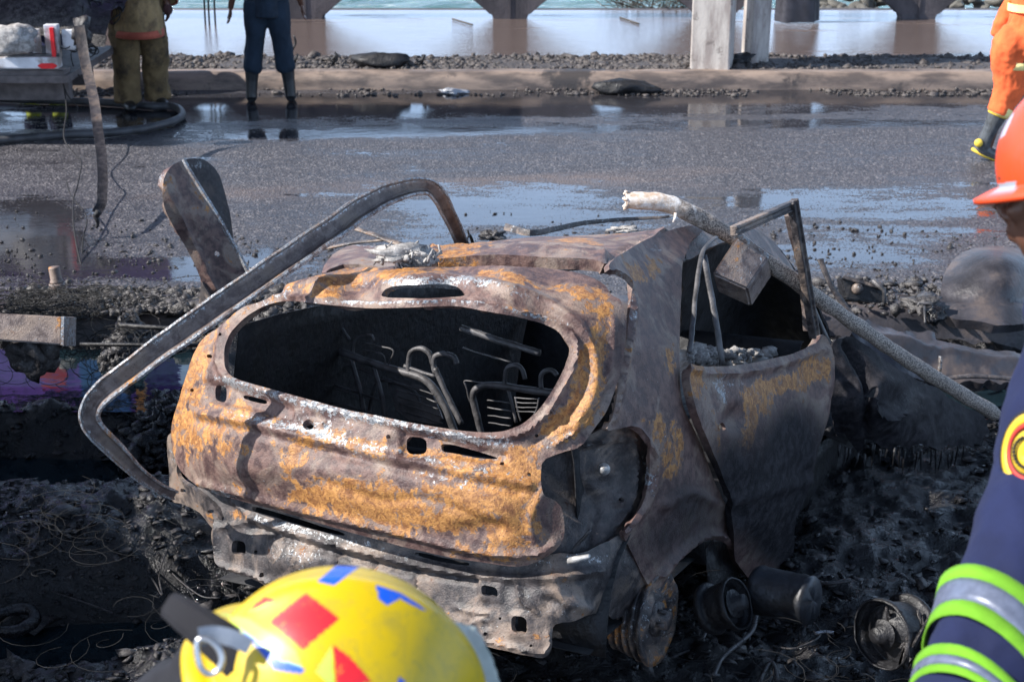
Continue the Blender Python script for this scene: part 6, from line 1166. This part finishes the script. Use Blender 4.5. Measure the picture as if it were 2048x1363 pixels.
rad_ = [.060, .092, .090, .082, .090, .095, .088, .078]; arm = tdep(px_)
tube_pts(b, list(arm), rad_, 26); b.tube(crom([pel+np.array([0, 0, -.05]), pel+np.array([.0, 0, .25]), nk+np.array([.17, .06, -.16]), nk+np.array([.04, 0, -.03])], 4), [.19, .2, .2, .205, .21, .21, .21, .20, .18, .15, .12, .09, .075], 26); b.tube([nk+np.array([.05, .02, -.13]), sh_+np.array([.04, 0, .0])], [.105, .10], 18); b.tube([nk+np.array([.0, 0, -.02]), nk+np.array([.05, .02, -.12])], [.078, .10], 18)
b.tube(crom([sh_+np.array([.05, .03, 0]), ls, ls+np.array([.1, .0, -.3]), ls+np.array([.05, .12, -.5])], 5), .078, 16)
for q in (-.1, .1): b.tube([pel+np.array([q, 0, 0]), pel+np.array([q, .03, -.42]), (pel[0]+q, pel[1], Z0+.16)], [.13, .105, .09], 16)
jk = remesh('navy_jacket', b, .009, 'navy_cloth', mn, lambda X: X, 4, .015, 6)
ac = crom(arm, 10); ar = np.interp(np.linspace(0, 1, len(ac)), np.linspace(0, 1, 8), rad_)
def band(name, t0, t1, mat, off=.004, sk=(0, 0, 0)):
    i0, i1 = int(t0*len(ac)), int(t1*len(ac)); L = ac[i0:i1+1]; b = MB(); b.tube(L, ar[i0:i1+1]+off, 40, False); V = np.concatenate(b.V); ctr = L.mean(0)
    ax = L[-1]-L[0]; ax /= np.linalg.norm(ax); s = np.cross(ax, FW); s /= np.linalg.norm(s); V = V+ax*((V-ctr)@s)[:, None]*.40*(1 if s[0] > 0 else -1); rad__ = V-ctr-((V-ctr)@ax)[:, None]*ax; V = V+rad__*.05*fbm(V, 7, 3, True)[:, None]
    o = mesh(name, V, b.F, mat, jk); mod(o, 'SOLIDIFY', thickness=.003, offset=1)
band('lime_band', .715, .746, 'lime_band', .012); band('silver_band', .746, .782, 'silver_band', .012); band('lime_band', .782, .813, 'lime_band', .012)
band('lime_band', .868, .893, 'lime_band', .012); band('silver_band', .893, .923, 'silver_band', .012); band('lime_band', .923, .948, 'lime_band', .012)
# round shoulder badge: black, gold ring, red ring, gold centre with a small wreath emblem
bc = world(2080, 904, 2.295); nb = CC-bc; nb /= np.linalg.norm(nb); nb = nb+np.array([-.75, 0, 0]); nb /= np.linalg.norm(nb)
badge = None
simple('badge_gold', (.75, .50, .03), .5, 0, .15); simple('badge_red', (.45, .03, .02), .6); simple('badge_black', (.012, .012, .014), .7)
for k, (nm, r0, r1, mat) in enumerate((('arm_badge', 0, .066, 'badge_black'), ('outer_ring', .046, .060, 'badge_gold'), ('red_ring', .038, .046, 'badge_red'), ('gold_disc', 0, .034, 'badge_gold'))):
    b = MB(); b.lathe([(r0, .0), ((r0+r1)/2, .001), (r1, -.001)], bc+nb*(.004+.0015*k)+np.array([-.012, 0, 0]), nb, 44); V = np.concatenate(b.V); V = V-nb[None]*(((V-bc)@np.cross(nb, [0, 0, 1.]))**2*5)[:, None]
    o = mesh(nm, V, b.F, mat, jk if badge is None else badge); mod(o, 'SOLIDIFY', thickness=.001); badge = badge or o
b = MB()
N_ = np.cross(nb, [0, 0, 1.]); N_ /= np.linalg.norm(N_); B_ = np.cross(N_, nb)
for k in range(22):
    w = R(-230+280*k/21); q = bc+nb*.0115+np.array([-.012, 0, 0])+(N_*math.cos(w)+B_*math.sin(w))*.024; b.ell(q, (.004, .003, .003), 6, 4)
for k in range(5): b.ell(bc+nb*.0115+np.array([-.012, 0, 0])+B_*(.010-.005*k)+N_*.002*(k % 2), (.007-.001*k, .003, .003), 6, 4)
mesh('emblem', np.concatenate(b.V), b.F, 'badge_black', badge)
b = MB(); c0, c1 = ac[int(.30*len(ac))], ac[int(.12*len(ac))]; 
# helmet: domed shell with brim, grey stickers
def helmet(name, c, Rm, rx, ry, rz, mat, parent, decals, T=None, cut=-.35, crest=0, brim=.045, bw=.012, front=.03):
    nu, nv = 320, 170; V = []
    for j in range(nv):
        t = (PI/2-math.asin(cut))*j/(nv-1)
        for i in range(nu):
            w = 2*PI*i/nu; x, y, z = math.sin(t)*math.cos(w), math.sin(t)*math.sin(w), math.cos(t); r_ = 1+crest*math.exp(-(x/.16)**2)*max(0, z+.3); V.append((rx*x*r_, ry*y*r_, rz*z*r_))
    F = [(j*nu+i, j*nu+(i+1) % nu, (j+1)*nu+(i+1) % nu, (j+1)*nu+i) for j in range(nv-1) for i in range(nu)]
    V = np.array(V); last = V[-nu:]
    for s_, dz in ((.35, -.004), (1., -.014), (1.0, -.022), (.3, -.016)):
        w = np.arctan2(last[:, 1]/ry, last[:, 0]/rx); e_ = brim+front*np.clip(np.sin(w), 0, 1)**2; rr = np.linalg.norm(last[:, :2], axis=1); q = last.copy(); q[:, :2] *= (1+e_*s_/rr)[:, None]; q[:, 2] += dz; V = np.concatenate([V, q])
        k = len(V)//nu-2; F += [((k)*nu+i, (k)*nu+(i+1) % nu, (k+1)*nu+(i+1) % nu, (k+1)*nu+i) for i in range(nu)]
    D = V/np.array([rx, ry, rz]); D /= np.linalg.norm(D, axis=1)[:, None]; lon = np.degrees(np.arctan2(D[:, 0], D[:, 1])); lat = np.degrees(np.arcsin(D[:, 2]))
    Wv = V@Rm.T+np.array(c); return Wv, F, lon, lat
def frame(fwd, up):
    fwd = np.array(fwd, float); fwd /= np.linalg.norm(fwd); up = np.array(up, float); r_ = np.cross(fwd, up); r_ /= np.linalg.norm(r_); u_ = np.cross(r_, fwd); return np.stack([r_, fwd, u_], 1)
hc = world(2186, 322, 2.33)
Rm1 = frame((-.62, .62, -.28), (0.08, 0, 1)); V, F, lon, lat = helmet('helmet', hc, Rm1, .125, .150, .140, 'orange_shell', mn, None, cut=-.12, crest=.03, brim=.018, front=.028)
q = V-CC; dd = q@FW; pu, pv = 1024+FPX*(q@RT)/dd, 681.5-FPX*(q@UP)/dd; dec = np.zeros((len(V), 4))
UVs = np.c_[pu, pv]; facing = ((V-hc)@(CC-hc)) > 0
for col, poly in (((.30, .32, .36), [(1990, 368), (2032, 362), (2036, 388), (1986, 396)]), ((.34, .38, .46), [(2000, 262), (2018, 205), (2032, 196), (2026, 232), (2010, 270), (1998, 280)]), ((.14, .04, .02), [(1988, 348), (1994, 350), (1993, 358), (1988, 357)]), ((.14, .04, .02), [(1996, 352), (2002, 354), (2001, 362), (1996, 360)])):
    m = pip(UVs, np.array(poly)) & facing; dec[m] = (*col, 1)
mesh('helmet', V, F, 'orange_shell', mn, True, {'decal': dec})

# yellow-helmeted person at the bottom, seen from behind and above
D2 = 1.75; yc = world(682, 1402, D2)
ym = thing('person', (yc[0], yc[1]-.05, .72), 'person in a yellow helmet with red and blue patches, at the bottom edge', 'person')
Ry = frame(.85*RT-.50*UP+.25*FW, .53*RT+.76*UP-.36*FW); RX, RY, RZ = .146, .164, .160
V, F, lon, lat = helmet('helmet', yc, Ry, RX, RY, RZ, 'yellow_shell', ym, None, cut=-.06, crest=.055, brim=.026, front=.012)
q = V-CC; dd = q@FW; pu, pv = 1024+FPX*(q@RT)/dd, 681.5-FPX*(q@UP)/dd; UVs = np.c_[pu, pv]; facing = ((V-yc)@(CC-yc)) > 0; dec = np.zeros((len(V), 4))
RED, BLUE, LIME = (.72, .018, .03), (.01, .10, .62), (.50, .72, .10)
for col, poly in ((RED, [(612, 1184), (680, 1236), (606, 1298), (538, 1242)]), (RED, [(490, 1222), (530, 1192), (552, 1198), (520, 1216)]), (LIME, [(490, 1224), (548, 1200), (545, 1208), (512, 1222)]), (BLUE, [(634, 1162), (672, 1130), (730, 1126), (700, 1146), (668, 1170)]),
                  (BLUE, [(752, 1168), (800, 1184), (836, 1206), (856, 1222), (838, 1216), (800, 1196), (774, 1210), (756, 1196)]), (LIME, [(664, 1288), (668, 1363), (672, 1380), (630, 1342)]), (RED, [(666, 1288), (700, 1312), (745, 1363), (674, 1380)]), (BLUE, [(800, 1352), (812, 1363), (790, 1372)]),
                  (LIME, [(448, 1226), (500, 1236), (592, 1300), (606, 1332), (560, 1330), (500, 1280)]), (BLUE, [(470, 1246), (560, 1318), (610, 1336), (600, 1346), (550, 1338)])):
    m = pip(UVs, np.array(poly)) & (facing | (poly[0][1] in (1226, 1246))); dec[m] = (*col, 1)
hy = mesh('helmet', V, F, 'yellow_shell', ym, True, {'decal': dec})
b = MB(); hcn = yc+Ry@np.array([0, -.01, -.06]); VV = MB(); g = head(VV, (0, 0, 0)); X = np.concatenate(VV.V)@Ry.T+hcn; b.V = [X]; b.F = VV.F; b.k = len(X)
nk = hcn+np.array([-.05, -.02, -.14]); tor = np.array([yc[0]-.22, yc[1]-.08, .95]); b.tube(crom([nk, nk+np.array([-.05, 0, -.12]), (nk+tor)/2, tor], 4), [.06, .07, .1]+[.15]*10, 18)
for q in (-1, 1):
    s0 = nk+np.array([-.06, q*.18, -.12]); w0 = s0+np.array([.16, q*.02, -.42]); b.tube([s0, s0+np.array([-.03, q*.06, -.26]), w0], [.06, .048, .03], 12); hand(b, w0, (.5, 0, -1), q, .6); b.tube([tor+np.array([0, q*.1, 0]), tor+np.array([.3, q*.12, -.02]), tor+np.array([.1, q*.12, -.2])], [.09, .07, .05], 12)
remesh('body', b, .009, 'skin', ym, lambda X: X, 3); eyes(lambda x, y, z: Ry@np.array([x, y, z])+hcn, ym, lambda X: np.atleast_2d(X))
b = MB(); b.tube(tdep([(640, 1520, 1.80), (540, 1480, 1.80), (470, 1440, 1.80), (400, 1500, 1.82), (300, 1620, 1.84)]), [.09, .11, .10, .11, .14], 22); b.tube(crom([nk+np.array([-.02, 0, -.05]), (nk+tor)/2, tor], 5), [.12, .17, .19, .2, .2, .2, .2, .19, .19, .18, .18], 22)
b.ell(world(440, 1330, 1.80), (.055, .05, .045)); b.ell(world(370, 1400, 1.84), (.06, .06, .05))
for q in (-1, 1): s0 = nk+np.array([-.06, q*.18, -.12]); b.tube([s0, s0+np.array([-.03, q*.06, -.26]), s0+np.array([.14, q*.02, -.39])], [.09, .075, .06], 14); b.tube([tor+np.array([0, q*.1, 0]), tor+np.array([.3, q*.12, -.02]), tor+np.array([.1, q*.12, -.2])], [.12, .10, .08], 12)
remesh('black_jacket', b, .009, 'black_cloth', ym, lambda X: X, 4, .010, 8)
# neck flap, strap with D-ring, raised visor
nf = channel('neck_flap', crom(tdep([(336, 1208, 1.72), (365, 1226, 1.70), (410, 1258, 1.68), (470, 1305, 1.66), (530, 1360, 1.65), (600, 1430, 1.64)]), 6), np.linspace(.028, .06, 31), [(-.5, 0), (-.3, .15), (.3, .15), (.5, 0)], 'black_cloth', ym, warp=.002)
ss = channel('ring_strap', crom(tdep([(398, 1272, 1.615), (430, 1268, 1.62), (465, 1275, 1.62), (500, 1292, 1.62)]), 5), np.linspace(.020, .017, 16), [(-.5, 0), (.5, 0)], 'grey_tape', ym, warp=.001)
b = MB(); L = [world(u, v, 1.61) for u, v in ((400, 1276), (420, 1280), (438, 1298), (444, 1322), (434, 1342), (416, 1346), (400, 1330), (394, 1300), (396, 1282), (402, 1276))]; b.tube(crom(L, 5), .0036, 9, False); b.build('steel_ring', 'steel_ring', ym)
vp = panel('raised_visor', [(885, 1245), (905, 1240), (945, 1252), (965, 1275), (985, 1320), (1003, 1380), (960, 1400), (930, 1330)], [(885, 1245, 1.80), (945, 1252, 1.86), (1003, 1380, 1.84), (930, 1330, 1.78), (960, 1400, 1.78)], 'pale_plastic', ym, step=7, dent=.001, sm=1, relief=[('line', [(945, 1258), (975, 1320), (992, 1380)], 5, .005)])
